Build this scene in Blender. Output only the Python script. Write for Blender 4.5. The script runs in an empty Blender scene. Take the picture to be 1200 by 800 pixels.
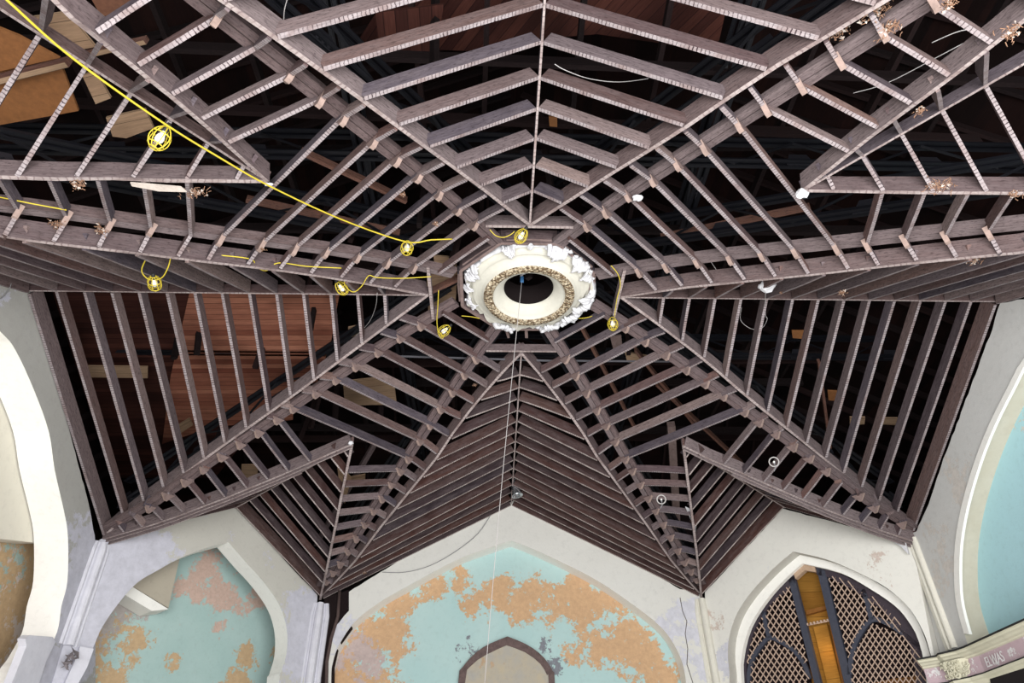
import bpy, bmesh, math, random
from mathutils import Vector, Matrix
from mathutils.geometry import intersect_line_plane
random.seed(7)
R = random.random
sc = bpy.context.scene
COL = sc.collection

# ------------------------------------------------------------------ camera
F_PX, PIT, YAW, ROLL = 815.36, 0.6442, 0.0478, -0.0200
CX, CD, CH = -0.6046, 8.1264, 6.981
ZR = 1.7 + CH                       # height of the level ridges above the floor
CAM = Vector((CX, -CD, 1.7))
fw = Vector((math.sin(YAW)*math.cos(PIT), math.cos(YAW)*math.cos(PIT), math.sin(PIT)))
rt = Vector((math.cos(YAW), -math.sin(YAW), 0)); up = rt.cross(fw)
rt2 = rt*math.cos(ROLL) + up*math.sin(ROLL); up2 = -rt*math.sin(ROLL) + up*math.cos(ROLL)
cd = bpy.data.cameras.new('camera'); cam = bpy.data.objects.new('camera', cd); COL.objects.link(cam)
cd.sensor_width = 36; cd.lens = F_PX/1200*36; cd.clip_end = 200
m = Matrix((rt2, up2, -fw)).transposed().to_4x4(); m.translation = CAM
cam.matrix_world = m
sc.camera = cam

# ------------------------------------------------------------------ light
sc.view_settings.view_transform = 'Standard'; sc.view_settings.look = 'None'
sc.view_settings.gamma = 1; sc.view_settings.use_curve_mapping = False
sc.view_settings.exposure = 0.10
w = bpy.data.worlds.new('world'); sc.world = w; w.use_nodes = True
w.node_tree.nodes['Background'].inputs[0].default_value = (0.96, 0.98, 1.0, 1)
w.node_tree.nodes['Background'].inputs[1].default_value = 0.85
def area(name, loc, tgt, sx, sy, power, col=(1, 1, 1)):
    l = bpy.data.lights.new(name, 'AREA'); l.shape = 'RECTANGLE'; l.size = sx; l.size_y = sy
    l.energy = power; l.color = col
    o = bpy.data.objects.new(name, l); COL.objects.link(o); o.location = loc
    o.rotation_euler = (Vector(tgt)-Vector(loc)).to_track_quat('-Z', 'Y').to_euler()
    return o
area('daylight_near_windows', (1.0, -9.0, 2.6), (0, 4, 8.5), 12, 4, 2000, (1, .99, .97))
area('added_floor_fill', (0, -2, 0.25), (0, -2, 9), 12, 10, 480, (1, .99, .98))  # added upward lamp, stands in for light thrown back by the floor

# ------------------------------------------------------------------ helpers
def tag(o, label=None, cat=None, group=None, kind=None):
    if label: o['label'] = label
    if cat: o['category'] = cat
    if group: o['group'] = group
    if kind: o['kind'] = kind
    return o
def empty(name, loc):
    o = bpy.data.objects.new(name, None); COL.objects.link(o); o.location = loc; o.empty_display_size = .1
    return o
def proj(P):
    d = Vector(P) - CAM; z = d.dot(fw)
    if z < .05: return None
    return (600 + F_PX*d.dot(rt2)/z, 400 - F_PX*d.dot(up2)/z)
def seen(pts, m=12):
    q = [proj(p) for p in pts]; q = [a for a in q if a]
    if not q: return False
    return max(a[0] for a in q) > -m and min(a[0] for a in q) < 1200+m and max(a[1] for a in q) > -m and min(a[1] for a in q) < 800+m
def ray(px, py):
    return (fw*F_PX + rt2*(px-600) - up2*(py-400)).normalized()
def atz(px, py, z):                 # pixel -> point at height z relative to the ridge
    r = ray(px, py); t = (ZR+z-CAM.z)/r.z
    return CAM + r*t
def atp(px, py, plane):             # pixel -> point on a wall plane (point, normal)
    r = ray(px, py); p, n = plane
    return CAM + r*((p-CAM).dot(n)/r.dot(n))
def interp(x, T):
    if x <= T[0][0]:
        a, b = T[0], T[1]
    elif x >= T[-1][0]:
        a, b = T[-2], T[-1]
    else:
        for i in range(len(T)-1):
            if T[i][0] <= x <= T[i+1][0]: a, b = T[i], T[i+1]; break
    return a[1] + (b[1]-a[1])*(x-a[0])/(b[0]-a[0])
def smooth(pts, n=4, closed=False):  # Catmull-Rom through the points
    P = [Vector(p) for p in pts]; out = []
    N = len(P)
    for i in range(N-1):
        p0 = P[max(i-1, 0)]; p1 = P[i]; p2 = P[i+1]; p3 = P[min(i+2, N-1)]
        for k in range(n):
            t = k/n
            out.append(.5*((2*p1)+(p2-p0)*t+(2*p0-5*p1+4*p2-p3)*t*t+(3*p1-p0-3*p2+p3)*t**3))
    out.append(P[-1]); return out

class MB:
    def __init__(s): s.v = []; s.f = []; s.m = []; s.uv = []; s.sm = []
    def face(s, idx, mat=0, uv=None, smooth=False):
        s.f.append(tuple(idx)); s.m.append(mat); s.uv.append(uv or [(0, 0)]*len(idx)); s.sm.append(smooth)
    def sweep(s, pts, w, d, off=0.0, jit=0.0, flat=False, u0=None):
        """board on edge: pts = centre of the underside, w wide, d deep (upwards)"""
        P = [Vector(p) for p in pts]; n = len(P); base = len(s.v); u = R()*9 if u0 is None else u0; us = []
        for i in range(n):
            if i: u += (P[i]-P[i-1]).length
            us.append(u)
            a = P[max(i-1, 0)]; b = P[min(i+1, n-1)]; t = (b-a).normalized()
            side = Vector((t.y, -t.x, 0))
            if side.length < .05: side = Vector((1, 0, 0))
            side.normalize(); upv = side.cross(t)
            if upv.z < 0: upv = -upv
            if not flat and abs(t.z) < .92: upv = (upv + Vector((0, 0, .0))).normalized()
            c = P[i] + side*off
            j = [Vector(((R()-.5), (R()-.5), (R()-.5)))*jit for _ in range(4)]
            s.v += [c-side*w/2+j[0], c+side*w/2+j[1], c+side*w/2+upv*d+j[2], c-side*w/2+upv*d+j[3]]
        for i in range(n-1):
            a = base+4*i; b = a+4; x, y = us[i], us[i+1]
            s.face((a, b, b+1, a+1), 1, [(x, 0), (y, 0), (y, w), (x, w)])
            s.face((a+1, b+1, b+2, a+2), 0, [(x, 0), (y, 0), (y, d), (x, d)])
            s.face((a+2, b+2, b+3, a+3), 0, [(x, .5), (y, .5), (y, .5+w), (x, .5+w)])
            s.face((a+3, b+3, b, a), 0, [(x, 1), (y, 1), (y, 1+d), (x, 1+d)])
        a = base; s.face((a, a+1, a+2, a+3), 0, [(0, 0), (w, 0), (w, d), (0, d)])
        a = base+4*(n-1); s.face((a+3, a+2, a+1, a), 0, [(0, 0), (w, 0), (w, d), (0, d)])
        return s
    def prism(s, pts, vec, mat=0, side_mat=None):
        """closed outline extruded by vec"""
        P = [Vector(p) for p in pts]; n = len(P); b = len(s.v); vec = Vector(vec)
        s.v += P + [p+vec for p in P]
        e1 = (P[1]-P[0]).normalized(); nn = vec.normalized(); e2 = nn.cross(e1)
        uv = [(p.dot(e1), p.dot(e2)) for p in P]
        s.face(range(b, b+n), mat, uv); s.face(range(b+2*n-1, b+n-1, -1), mat, uv[::-1])
        sm = mat if side_mat is None else side_mat
        L = 0
        for i in range(n):
            j = (i+1) % n; l = (P[j]-P[i]).length
            s.face((b+i, b+n+i, b+n+j, b+j), sm, [(L, 0), (L, vec.length), (L+l, vec.length), (L+l, 0)]); L += l
        return s
    def box(s, c, sx, sy, sz, rot=None, mat=0):
        M = rot or Matrix.Identity(3); c = Vector(c)
        P = [c + M @ Vector((x*sx/2, y*sy/2, -sz/2)) for x, y in ((-1, -1), (1, -1), (1, 1), (-1, 1))]
        return s.prism(P, M @ Vector((0, 0, sz)), mat)
    def tube(s, pts, r, seg=6, mat=0, closed=False, radii=None):
        P = [Vector(p) for p in pts]; n = len(P); b = len(s.v); up_ = Vector((0, 0, 1)); prev = None
        for i in range(n):
            if closed: t = (P[(i+1) % n]-P[i-1]).normalized()
            else: t = (P[min(i+1, n-1)]-P[max(i-1, 0)]).normalized()
            if prev is None:
                a = t.cross(up_)
                if a.length < .1: a = t.cross(Vector((1, 0, 0)))
            else: a = prev - t*prev.dot(t)
            a.normalize(); prev = a; c = t.cross(a); rr = radii[i] if radii else r
            for k in range(seg):
                g = 2*math.pi*k/seg; s.v.append(P[i] + (a*math.cos(g)+c*math.sin(g))*rr)
        for i in range(n if closed else n-1):
            for k in range(seg):
                x = b+i*seg; y = b+((i+1) % n)*seg; k2 = (k+1) % seg
                s.face((x+k, y+k, y+k2, x+k2), mat, None, True)
        if not closed:
            s.face(list(range(b, b+seg)), mat); s.face(list(range(b+(n-1)*seg+seg-1, b+(n-1)*seg-1, -1)), mat)
        return s
    def lathe(s, prof, c, seg=48, mats=None, wob=None, axis=None):
        b = len(s.v); n = len(prof); c = Vector(c)
        for i, (r, z) in enumerate(prof):
            for k in range(seg):
                g = 2*math.pi*k/seg
                rr, zz = (r, z) if not wob else wob(i, k, g, r, z)
                v = Vector((rr*math.cos(g), rr*math.sin(g), zz))
                if axis is not None: v = axis @ v
                s.v.append(c+v)
        for i in range(n-1):
            for k in range(seg):
                k2 = (k+1) % seg; x = b+i*seg; y = x+seg
                s.face((x+k, x+k2, y+k2, y+k), mats[i] if mats else 0, None, True)
        return s
    def build(s, name, mats, parent=None, loc=None):
        me = bpy.data.meshes.new(name)
        o = bpy.data.objects.new(name, me); COL.objects.link(o)
        org = Vector((0, 0, 0))
        if parent is not None: org = parent.location.copy() if parent.parent is None else parent.parent.location + parent.location
        elif loc is not None: org = Vector(loc); o.location = org
        elif s.v:
            org = sum(s.v, Vector())/len(s.v); o.location = org
        me.from_pydata([v-org for v in s.v], [], s.f)
        for mt in (mats if isinstance(mats, (list, tuple)) else [mats]): me.materials.append(mt)
        nm = len(me.materials)
        uvl = me.uv_layers.new(name='UVMap'); k = 0
        for p, mi, uv, sm in zip(me.polygons, s.m, s.uv, s.sm):
            p.material_index = min(mi, nm-1); p.use_smooth = sm
            for q in uv: uvl.data[k].uv = q; k += 1
        if parent is not None: o.parent = parent
        return o

# ------------------------------------------------------------------ materials
class NT:
    def __init__(s, name, rough=.85, spec=.2):
        s.mat = bpy.data.materials.new(name); s.mat.use_nodes = True; s.t = s.mat.node_tree
        s.b = s.t.nodes['Principled BSDF']; s.b.inputs['Roughness'].default_value = rough
        s.b.inputs['Specular IOR Level'].default_value = spec
    def n(s, typ, **kw):
        x = s.t.nodes.new(typ)
        for k, v in kw.items():
            if k in x.inputs: s.set(x.inputs[k], v)
            else: setattr(x, k, v)
        return x
    def set(s, inp, v):
        if isinstance(v, bpy.types.NodeSocket): s.t.links.new(v, inp)
        else:
            if inp.type == 'RGBA' and len(v) == 3: v = (*v, 1)
            inp.default_value = v
    def math(s, op, a, b=0.0, clamp=False):
        x = s.t.nodes.new('ShaderNodeMath'); x.operation = op; x.use_clamp = clamp
        s.set(x.inputs[0], a); s.set(x.inputs[1], b); return x.outputs[0]
    def mix(s, f, a, b, mode='MIX'):
        x = s.t.nodes.new('ShaderNodeMix'); x.data_type = 'RGBA'; x.blend_type = mode
        s.set(x.inputs[0], f); s.set(x.inputs[6], a); s.set(x.inputs[7], b); return x.outputs[2]
    def noise(s, vec, scale, detail=4, rough=.6, w=None):
        x = s.n('ShaderNodeTexNoise'); s.t.links.new(vec, x.inputs['Vector'])
        x.inputs['Scale'].default_value = scale; x.inputs['Detail'].default_value = detail; x.inputs['Roughness'].default_value = rough
        return x.outputs['Fac']
    def mapv(s, vec, sc=(1, 1, 1), loc=(0, 0, 0)):
        x = s.n('ShaderNodeMapping'); s.t.links.new(vec, x.inputs['Vector']); x.inputs['Scale'].default_value = sc
        if isinstance(loc, bpy.types.NodeSocket): s.t.links.new(loc, x.inputs['Location'])
        else: x.inputs['Location'].default_value = loc
        return x.outputs[0]
    def step(s, v, lo, hi):
        x = s.n('ShaderNodeMapRange'); x.inputs['From Min'].default_value = lo; x.inputs['From Max'].default_value = hi
        s.set(x.inputs['Value'], v); return x.outputs[0]
    def uv(s): return s.n('ShaderNodeTexCoord').outputs['UV']
    def pos(s): return s.n('ShaderNodeNewGeometry').outputs['Position']
    def rnd(s): return s.n('ShaderNodeObjectInfo').outputs['Random']
    def color(s, c): s.set(s.b.inputs['Base Color'], c)
    def bump(s, h, st=.4, dist=.01):
        x = s.n('ShaderNodeBump'); x.inputs['Strength'].default_value = st; x.inputs['Distance'].default_value = dist
        s.set(x.inputs['Height'], h); s.t.links.new(x.outputs[0], s.b.inputs['Normal'])

def wood(name, cols, grain=.5, bright=1.0):
    t = NT(name, .9, .15); uv = t.uv(); rnd = t.rnd()
    c = t.n('ShaderNodeCombineXYZ'); t.set(c.inputs[0], t.math('MULTIPLY', rnd, 37.0)); t.set(c.inputs[1], t.math('MULTIPLY', rnd, 11.0))
    v = t.mapv(uv, (2.2, 26, 1), c.outputs[0]); g = t.noise(v, 2.0, 6, .65)
    v2 = t.mapv(uv, (1.2, 5, 1), c.outputs[0]); g2 = t.noise(v2, 2.5, 4, .6)
    ramp = t.n('ShaderNodeValToRGB'); e = ramp.color_ramp.elements
    e[0].position = 0; e[0].color = (*cols[0], 1); e[1].position = 1; e[1].color = (*cols[-1], 1)
    for i, cc in enumerate(cols[1:-1]):
        x = e.new((i+1)/(len(cols)-1)); x.color = (*cc, 1)
    # each board its own tone
    t.set(ramp.inputs[0], rnd)
    f = t.step(g, .36, .66); f2 = t.step(g2, .38, .66)
    base = t.mix(t.math('MULTIPLY', f, grain), ramp.outputs[0], (0.010, .006, .007))
    base = t.mix(t.math('MULTIPLY', f2, .22), base, (.20*bright, .165*bright, .17*bright))
    g3 = t.noise(t.mapv(uv, (3, 9, 1), c.outputs[0]), 5.0, 5, .7)
    base = t.mix(t.math('MULTIPLY', t.step(g3, .52, .66), .65), base, (.02, .012, .013))
    t.color(base); t.bump(g, .5, .006); return t.mat
def underside(name, light=(.36, .315, .325), dark=(.035, .022, .025), freq=24.0):
    """joist edge that carried the laths: pale plaster residue barred by lath shadows"""
    t = NT(name, .95, .1); uv = t.uv(); rnd = t.rnd()
    c = t.n('ShaderNodeCombineXYZ'); t.set(c.inputs[0], t.math('MULTIPLY', rnd, 23.0))
    v = t.mapv(uv, (1, 1, 1), c.outputs[0])
    wv = t.n('ShaderNodeTexWave'); t.t.links.new(v, wv.inputs['Vector']); wv.inputs['Scale'].default_value = freq/6.283*2; wv.inputs['Distortion'].default_value = 2.6
    wv.inputs['Detail'].default_value = 3; wv.inputs['Detail Scale'].default_value = 4
    bars = t.math('MAXIMUM', t.step(wv.outputs['Fac'], .02, .20), t.math('MULTIPLY', t.step(t.noise(v, 4.0, 3, .6), .42, .60), .75))
    n = t.noise(t.mapv(v, (5, 30, 1)), 2.5, 5, .7); n2 = t.noise(t.mapv(v, (1, 1, 1)), 3.0, 3, .6)
    col = t.mix(t.step(n, .35, .7), light, tuple(x*.55 for x in light))
    col = t.mix(t.math('MULTIPLY', t.step(n2, .45, .62), .55), col, (.17, .11, .10))
    col = t.mix(bars, dark, col)
    col = t.mix(t.math('MULTIPLY', t.step(t.noise(v, 1.3, 2, .5), .5, .75), .5), col, (.10, .075, .08))
    t.color(col); t.bump(n, .6, .006); return t.mat
def plaster(name, base, base2, spots=(), crack=.0, amount=.5, scale=1.2):
    t = NT(name, .9, .15); p = t.pos()
    n = t.noise(p, scale, 8, .65); n3 = t.noise(p, 9, 6, .7)
    col = t.mix(t.math('MULTIPLY', t.step(n, .35, .7), amount), base, base2)
    col = t.mix(t.math('MULTIPLY', t.step(n3, .52, .75), .22), col, tuple(x*.55 for x in base2))
    bumpn = n3
    for (pts, cc, th, sc_) in spots:      # pts: [(point, radius)], colour, threshold, noise scale
        acc = None
        for (q, r) in pts:
            d = t.n('ShaderNodeVectorMath', operation='DISTANCE'); t.t.links.new(p, d.inputs[0]); d.inputs[1].default_value = q
            f = t.math('SUBTRACT', 1.0, t.math('DIVIDE', d.outputs['Value'], r), True)
            acc = f if acc is None else t.math('MAXIMUM', acc, f)
        nn = t.math('ADD', t.math('MULTIPLY', t.noise(p, sc_*.45, 4, .6), .5), t.math('MULTIPLY', t.noise(p, sc_*2.2, 10, .78), .5))
        tot = t.math('ADD', t.math('MULTIPLY', t.step(acc, 0.0, .75), .20) if acc is not None else 0.0, nn)
        mask = t.step(tot, th, th+.012)
        tone = t.mix(t.step(t.noise(p, sc_*3, 4, .7), .35, .7), cc, tuple(x*.82 for x in cc))
        col = t.mix(mask, col, tone)
        bumpn = t.math('ADD', bumpn, t.math('MULTIPLY', mask, -.25))
    t.color(col); t.bump(bumpn, .5, .01); return t.mat
def plain(name, c, rough=.7, metal=0, noise=.0, spec=.3):
    t = NT(name, rough, spec); t.b.inputs['Metallic'].default_value = metal
    if noise:
        n = t.noise(t.pos(), 14, 5, .7); col = t.mix(t.math('MULTIPLY', t.step(n, .35, .7), noise), c, tuple(x*.35 for x in c)); t.color(col); t.bump(n, .3, .004)
    else: t.color(c)
    return t.mat
def planks(name, c1, c2, wid=.16, axis='x', dark=(.004, .002, .003), gap=.05):
    t = NT(name, .9, .1); uv = t.uv(); sx = t.n('ShaderNodeSeparateXYZ'); t.t.links.new(uv, sx.inputs[0])
    v = t.math('DIVIDE', sx.outputs[1], wid); fr = t.math('FRACT', v); fl = t.math('FLOOR', v)
    wn = t.n('ShaderNodeTexWhiteNoise', noise_dimensions='1D'); t.set(wn.inputs['W'], fl)
    g = t.noise(t.mapv(uv, (1.5, 20, 1)), 2, 6, .65); big = t.noise(uv, .55, 3, .5)
    col = t.mix(wn.outputs['Value'], c1, c2); col = t.mix(t.math('MULTIPLY', t.step(g, .3, .75), .6), col, tuple(x*.3 for x in c1))
    col = t.mix(t.math('MULTIPLY', t.step(big, .45, .7), .75), col, tuple(x*.15 for x in c1))
    lo = t.step(fr, 0, gap)
    col = t.mix(lo, dark, col); t.color(col); t.bump(g, .4, .004); return t.mat

M_side = wood('weathered_joist_wood', [(.080, .042, .038), (.20, .150, .150), (.050, .042, .056), (.19, .105, .090), (.065, .056, .072), (.28, .205, .19), (.11, .092, .112), (.055, .046, .060), (.22, .135, .115), (.075, .066, .086), (.24, .18, .175), (.09, .045, .038)])
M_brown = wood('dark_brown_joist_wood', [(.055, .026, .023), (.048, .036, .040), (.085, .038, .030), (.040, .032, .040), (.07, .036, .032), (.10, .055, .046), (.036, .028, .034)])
M_beam = wood('beam_wood', [(.155, .118, .12), (.22, .175, .178), (.13, .094, .097), (.18, .128, .125)])
M_dark = wood('shade_coloured_attic_timber', [(.006, .004, .004), (.011, .006, .006), (.022, .010, .009)], .6, .05)  # attic darkness is put into the timber colour
M_red = wood('reddish_attic_timber', [(.16, .075, .055), (.20, .10, .07)], .5, .5)
M_under = underside('lath_marked_edge')
M_under2 = underside('beam_edge', (.46, .39, .38), (.20, .15, .15), 15)
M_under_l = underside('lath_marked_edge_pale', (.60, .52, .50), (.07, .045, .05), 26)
M_guss = plain('gusset_wood', (.21, .15, .14), .9, 0, .6)
M_gussu = plain('gusset_edge', (.33, .24, .21), .9, 0, .5)
M_steel = plain('shade_coloured_steel', (.006, .0065, .010), .5, .2, .4, .35)  # steel coloured darker to carry the gloom of the attic
M_rivet = plain('riveted_steel', (.02, .02, .026), .4, .3, .3, .5)
M_deck = planks('shade_coloured_roof_boards', (.006, .003, .003), (.016, .006, .005), .18)  # roof boards coloured near black for the unlit attic
M_board = planks('reddish_boarding', (.20, .065, .042), (.46, .20, .13), .15, gap=.1)  # roof boards given a brighter colour where light reaches them
M_brd2 = planks('dark_red_boarding', (.035, .012, .010), (.085, .03, .022), .15, gap=.1)  # same boarding coloured darker, carrying the attic shade
M_pine = planks('pale_pine_boards', (.34, .22, .14), (.42, .29, .19), .22, gap=.04)
M_ply = plain('orange_plywood', (.24, .10, .035), .7, 0, .45)
M_yel = plain('yellow_cable_plastic', (.56, .44, .04), .5)
M_bulb = plain('white_bulb_glass', (.85, .85, .82), .2)
M_black = plain('black_rubber', (.02, .02, .02), .6)
M_str = plain('white_string', (.42, .40, .40), .8)
M_wire = plain('grey_wire', (.25, .25, .26), .6)
M_chip = plain('plaster_chips', (.55, .48, .43), .95, 0, .4)
M_debris = plain('plaster_and_lath_fibres', (.30, .17, .11), .95, 0, .6)
M_white = plain('white_broken_plaster', (.62, .62, .65), .9, 0, .25)
M_med = plain('cream_medallion_plaster', (.56, .545, .48), .7, 0, .12)
M_blu = plain('blue_rope_clamp', (.05, .16, .35), .5)

def gold_mat():
    t = NT('gilded_foliage_relief', .6, .3); p = t.pos()
    v = t.n('ShaderNodeTexVoronoi'); t.t.links.new(p, v.inputs['Vector']); v.inputs['Scale'].default_value = 28
    n = t.noise(p, 22, 6, .7)
    col = t.mix(t.step(v.outputs['Distance'], .1, .6), (.50, .40, .26), (.10, .06, .03)); col = t.mix(t.step(n, .48, .62), col, (.62, .54, .40))
    t.color(col); t.bump(v.outputs['Distance'], 1.0, .03); return t.mat
M_gold = gold_mat()

# ------------------------------------------------------------------ vault geometry
r0, A_, B_, W_, WY = 1.4865, 4.256, 2.987, 7.47, 7.71
SK = .0073
R2 = math.sqrt(2)
def V(x, y, z): return Vector((x + SK*y, y, ZR + z))
GT = {  # height of the eight main groins against their length
 'M2': [(0, 0), (.09, -.10), (.26, -.46), (.36, -.83), (.51, -1.17), (.68, -1.57), (.76, -1.83), (.93, -2.1), (1, -2.18)],
 'M1': [(0, 0), (.11, -.23), (.19, -.40), (.26, -.55), (.32, -.69), (.46, -.97), (.62, -1.27), (.77, -1.57), (.91, -1.86), (1, -2.12)],
 'M4': [(0, 0), (.09, -.13), (.25, -.41), (.39, -.77), (.61, -1.22), (.69, -1.40), (.84, -1.70), (1, -2.05)],
 'M8': [(0, 0), (.13, -.29), (.25, -.57), (.36, -.87), (.47, -1.18), (.57, -1.46), (.68, -1.77), (1, -2.4)],
 'M5': [(0, 0), (.13, -.28), (.38, -.95), (.47, -1.17), (.58, -1.46), (.63, -1.61), (1, -2.35)],
 'M7': [(0, 0), (.17, -.40), (.30, -.74), (.44, -1.10), (.57, -1.46), (.63, -1.65), (1, -2.4)],
 'M6': [(0, 0), (.17, -.38), (.35, -.80), (.48, -1.03), (.55, -1.23), (.61, -1.38), (1, -2.3)]}
GT['M3'] = GT['M2']
DT = {
 'D1': [(0, -.95), (.25, -1.34), (.33, -1.45), (.49, -1.68), (.65, -1.87), (.73, -1.98), (1, -2.2)],
 'D2': [(0, -.95), (.25, -1.30), (.5, -1.72), (.76, -2.09), (1, -2.25)],
 'D4': [(0, -.97), (.09, -1.14), (.18, -1.26), (.27, -1.40), (.43, -1.63), (.60, -1.87), (.76, -2.07), (1, -2.3)],
 'D8': [(0, -.95), (.19, -1.25), (.29, -1.38), (.39, -1.55), (.5, -1.70), (1, -2.35)],
 'D7': [(0, -.95), (.26, -1.42), (.34, -1.60), (.43, -1.79), (.52, -2.0), (1, -2.5)],
 'D5': [(0, -.95), (.16, -1.19), (.38, -1.50), (.6, -1.8), (1, -2.35)],
 'D6': [(0, -.95), (.24, -1.30), (.33, -1.47), (.41, -1.60), (.48, -1.70), (1, -2.4)]}
DT['D3'] = DT['D2']
ZB = [(0.9, .09), (1.5, -.04), (2, -.17), (2.4, -.28), (3, -.47), (3.6, -.68), (4.2, -.88), (5, -1.15), (5.6, -1.35), (6.1, -1.52), (7, -1.88), (8.3, -2.15)]
CORN = [  # sx, sy, y-side name, x-side name, words
 (-1, 1, '2', '1', 'lower left'), (1, 1, '3', '4', 'lower right'), (-1, -1, '7', '8', 'upper left'), (1, -1, '6', '5', 'upper right')]
def wall_r(side): return WY if side == 'y' else W_
def SL(s, l, z, sx, sy):            # diagonal coordinates -> point; l > 0 towards the y axis
    return V((s-l)/R2*sx, (s+l)/R2*sy, z)
def mg(side, num, s):               # main groin at diagonal distance s -> (l, z)
    Wd = wall_r(side); t = (s*R2 - r0)/(Wd - r0 + A_)
    l = ((r0 + t*(Wd-r0)) - t*A_)/R2
    return (l if side == 'y' else -l), interp(t, GT['M'+num])
def mgp(side, num, t, sx, sy):
    Wd = wall_r(side); a = t*A_; b = r0+t*(Wd-r0); z = interp(t, GT['M'+num])
    return V(a*sx, b*sy, z) if side == 'y' else V(b*sx, a*sy, z)
S0 = B_*R2
def pier_sl(side):
    Wd = wall_r(side); return (Wd+A_)/R2, (Wd-A_)/R2*(1 if side == 'y' else -1)
def dgp(side, num, t, sx, sy):
    sp, lp = pier_sl(side); s = S0+t*(sp-S0); return SL(s, lp*t, interp(t, DT['D'+num]), sx, sy)
def beam_l(s, side='x'): return .65+.25*(s-1.5) if side == 'x' else .52+.257*(s-1.5)
ORD = ['first', 'second', 'third', 'fourth', 'fifth', 'sixth', 'seventh', 'eighth', 'ninth', 'tenth', 'eleventh', 'twelfth', 'thirteenth', 'fourteenth', 'fifteenth', 'sixteenth', 'seventeenth']
def mid(P): return sum((Vector(p) for p in P), Vector())/len(P)
def perturb(P, a=.008): return [Vector(p)+Vector(((R()-.5), (R()-.5), (R()-.5)))*2*a for p in P]

# ------------------------------------------------------------------ wall planes
def nrm(x, y): return Vector((x, y, 0)).normalized()
PL_far = (V(0, WY, 0), Vector((0, -1, 0)))
PL_left = (V(-W_, 0, 0), Vector((1, 0, 0)))
PL_right = (V(W_, 0, 0), Vector((-1, 0, 0)))
def diag_plane(sx):
    a = V(sx*W_, A_, 0); b = V(sx*A_, WY, 0); d = (b-a); n = Vector((d.y, -d.x, 0)).normalized()
    if n.y > 0: n = -n
    return (a, n)
PL_dl, PL_dr = diag_plane(-1), diag_plane(1)
def back(pl, d): return (pl[0]-pl[1]*d, pl[1])
def tr(pl, pts, sm=0):
    P = [Vector((x, y, 0)) for x, y in pts]
    if sm: P = smooth(P, sm)
    return [atp(p.x, p.y, pl) for p in P]
def rough_edge(P, a=.012, step=.12):
    out = []
    for i in range(len(P)-1):
        n = max(1, int((P[i+1]-P[i]).length/step))
        for k in range(n):
            q = P[i].lerp(P[i+1], k/n)
            if i or k: q = q + Vector((0, 0, (R()-.5)*2*a))
            out.append(q)
    out.append(P[-1]); return out
GREY = (.57, .56, .52); GREY2 = (.50, .485, .44); LAV = (.62, .62, .68)

def sp(pl, lst): return [(tuple(atp(x, y, pl)), r) for x, y, r in lst]
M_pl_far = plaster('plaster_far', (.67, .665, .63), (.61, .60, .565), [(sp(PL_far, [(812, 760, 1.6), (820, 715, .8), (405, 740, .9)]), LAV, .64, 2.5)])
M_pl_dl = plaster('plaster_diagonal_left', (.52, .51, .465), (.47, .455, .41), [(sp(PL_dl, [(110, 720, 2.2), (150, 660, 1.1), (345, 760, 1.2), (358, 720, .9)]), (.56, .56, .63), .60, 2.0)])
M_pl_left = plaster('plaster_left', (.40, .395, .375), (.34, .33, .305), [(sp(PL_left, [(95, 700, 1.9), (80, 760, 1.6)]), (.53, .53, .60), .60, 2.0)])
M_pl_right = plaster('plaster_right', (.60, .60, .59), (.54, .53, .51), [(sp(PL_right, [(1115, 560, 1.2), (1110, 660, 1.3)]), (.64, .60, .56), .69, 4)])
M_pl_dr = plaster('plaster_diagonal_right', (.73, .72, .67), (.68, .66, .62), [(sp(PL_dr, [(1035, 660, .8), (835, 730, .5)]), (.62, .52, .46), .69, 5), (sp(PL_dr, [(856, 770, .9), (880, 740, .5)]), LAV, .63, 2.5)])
M_soff = plaster('smooth_white_soffit', (.88, .87, .83), (.84, .825, .78), [], amount=.4)
M_cream = plaster('cream_bulkhead_plaster', (.70, .67, .58), (.66, .62, .53), [], amount=.4)
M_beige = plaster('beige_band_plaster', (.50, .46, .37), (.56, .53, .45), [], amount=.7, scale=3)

def wall(name, pl, outer, arch, depth, mats, rough=True, n_rough=None):
    """wall slab with a pointed opening: outer boundary then arch boundary, both traced left->right on the wall's own plane"""
    O = tr(pl, outer)
    if rough: O = rough_edge(O)
    Aa = []
    for seg in arch:
        q = tr(pl, seg, 4)
        if Aa: q = q[1:]
        Aa += q
    P = O + Aa[::-1]
    b = MB(); n = len(P); vec = -pl[1]*depth
    b.v += P + [p+vec for p in P]
    b.face(range(n), 0); b.face(range(2*n-1, n-1, -1), 0)
    for i in range(n):
        j = (i+1) % n
        b.face((i, n+i, n+j, j), 1 if i >= len(O) else 0, None, False)
    o = b.build(name, mats); tag(o, kind='structure'); return o

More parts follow.
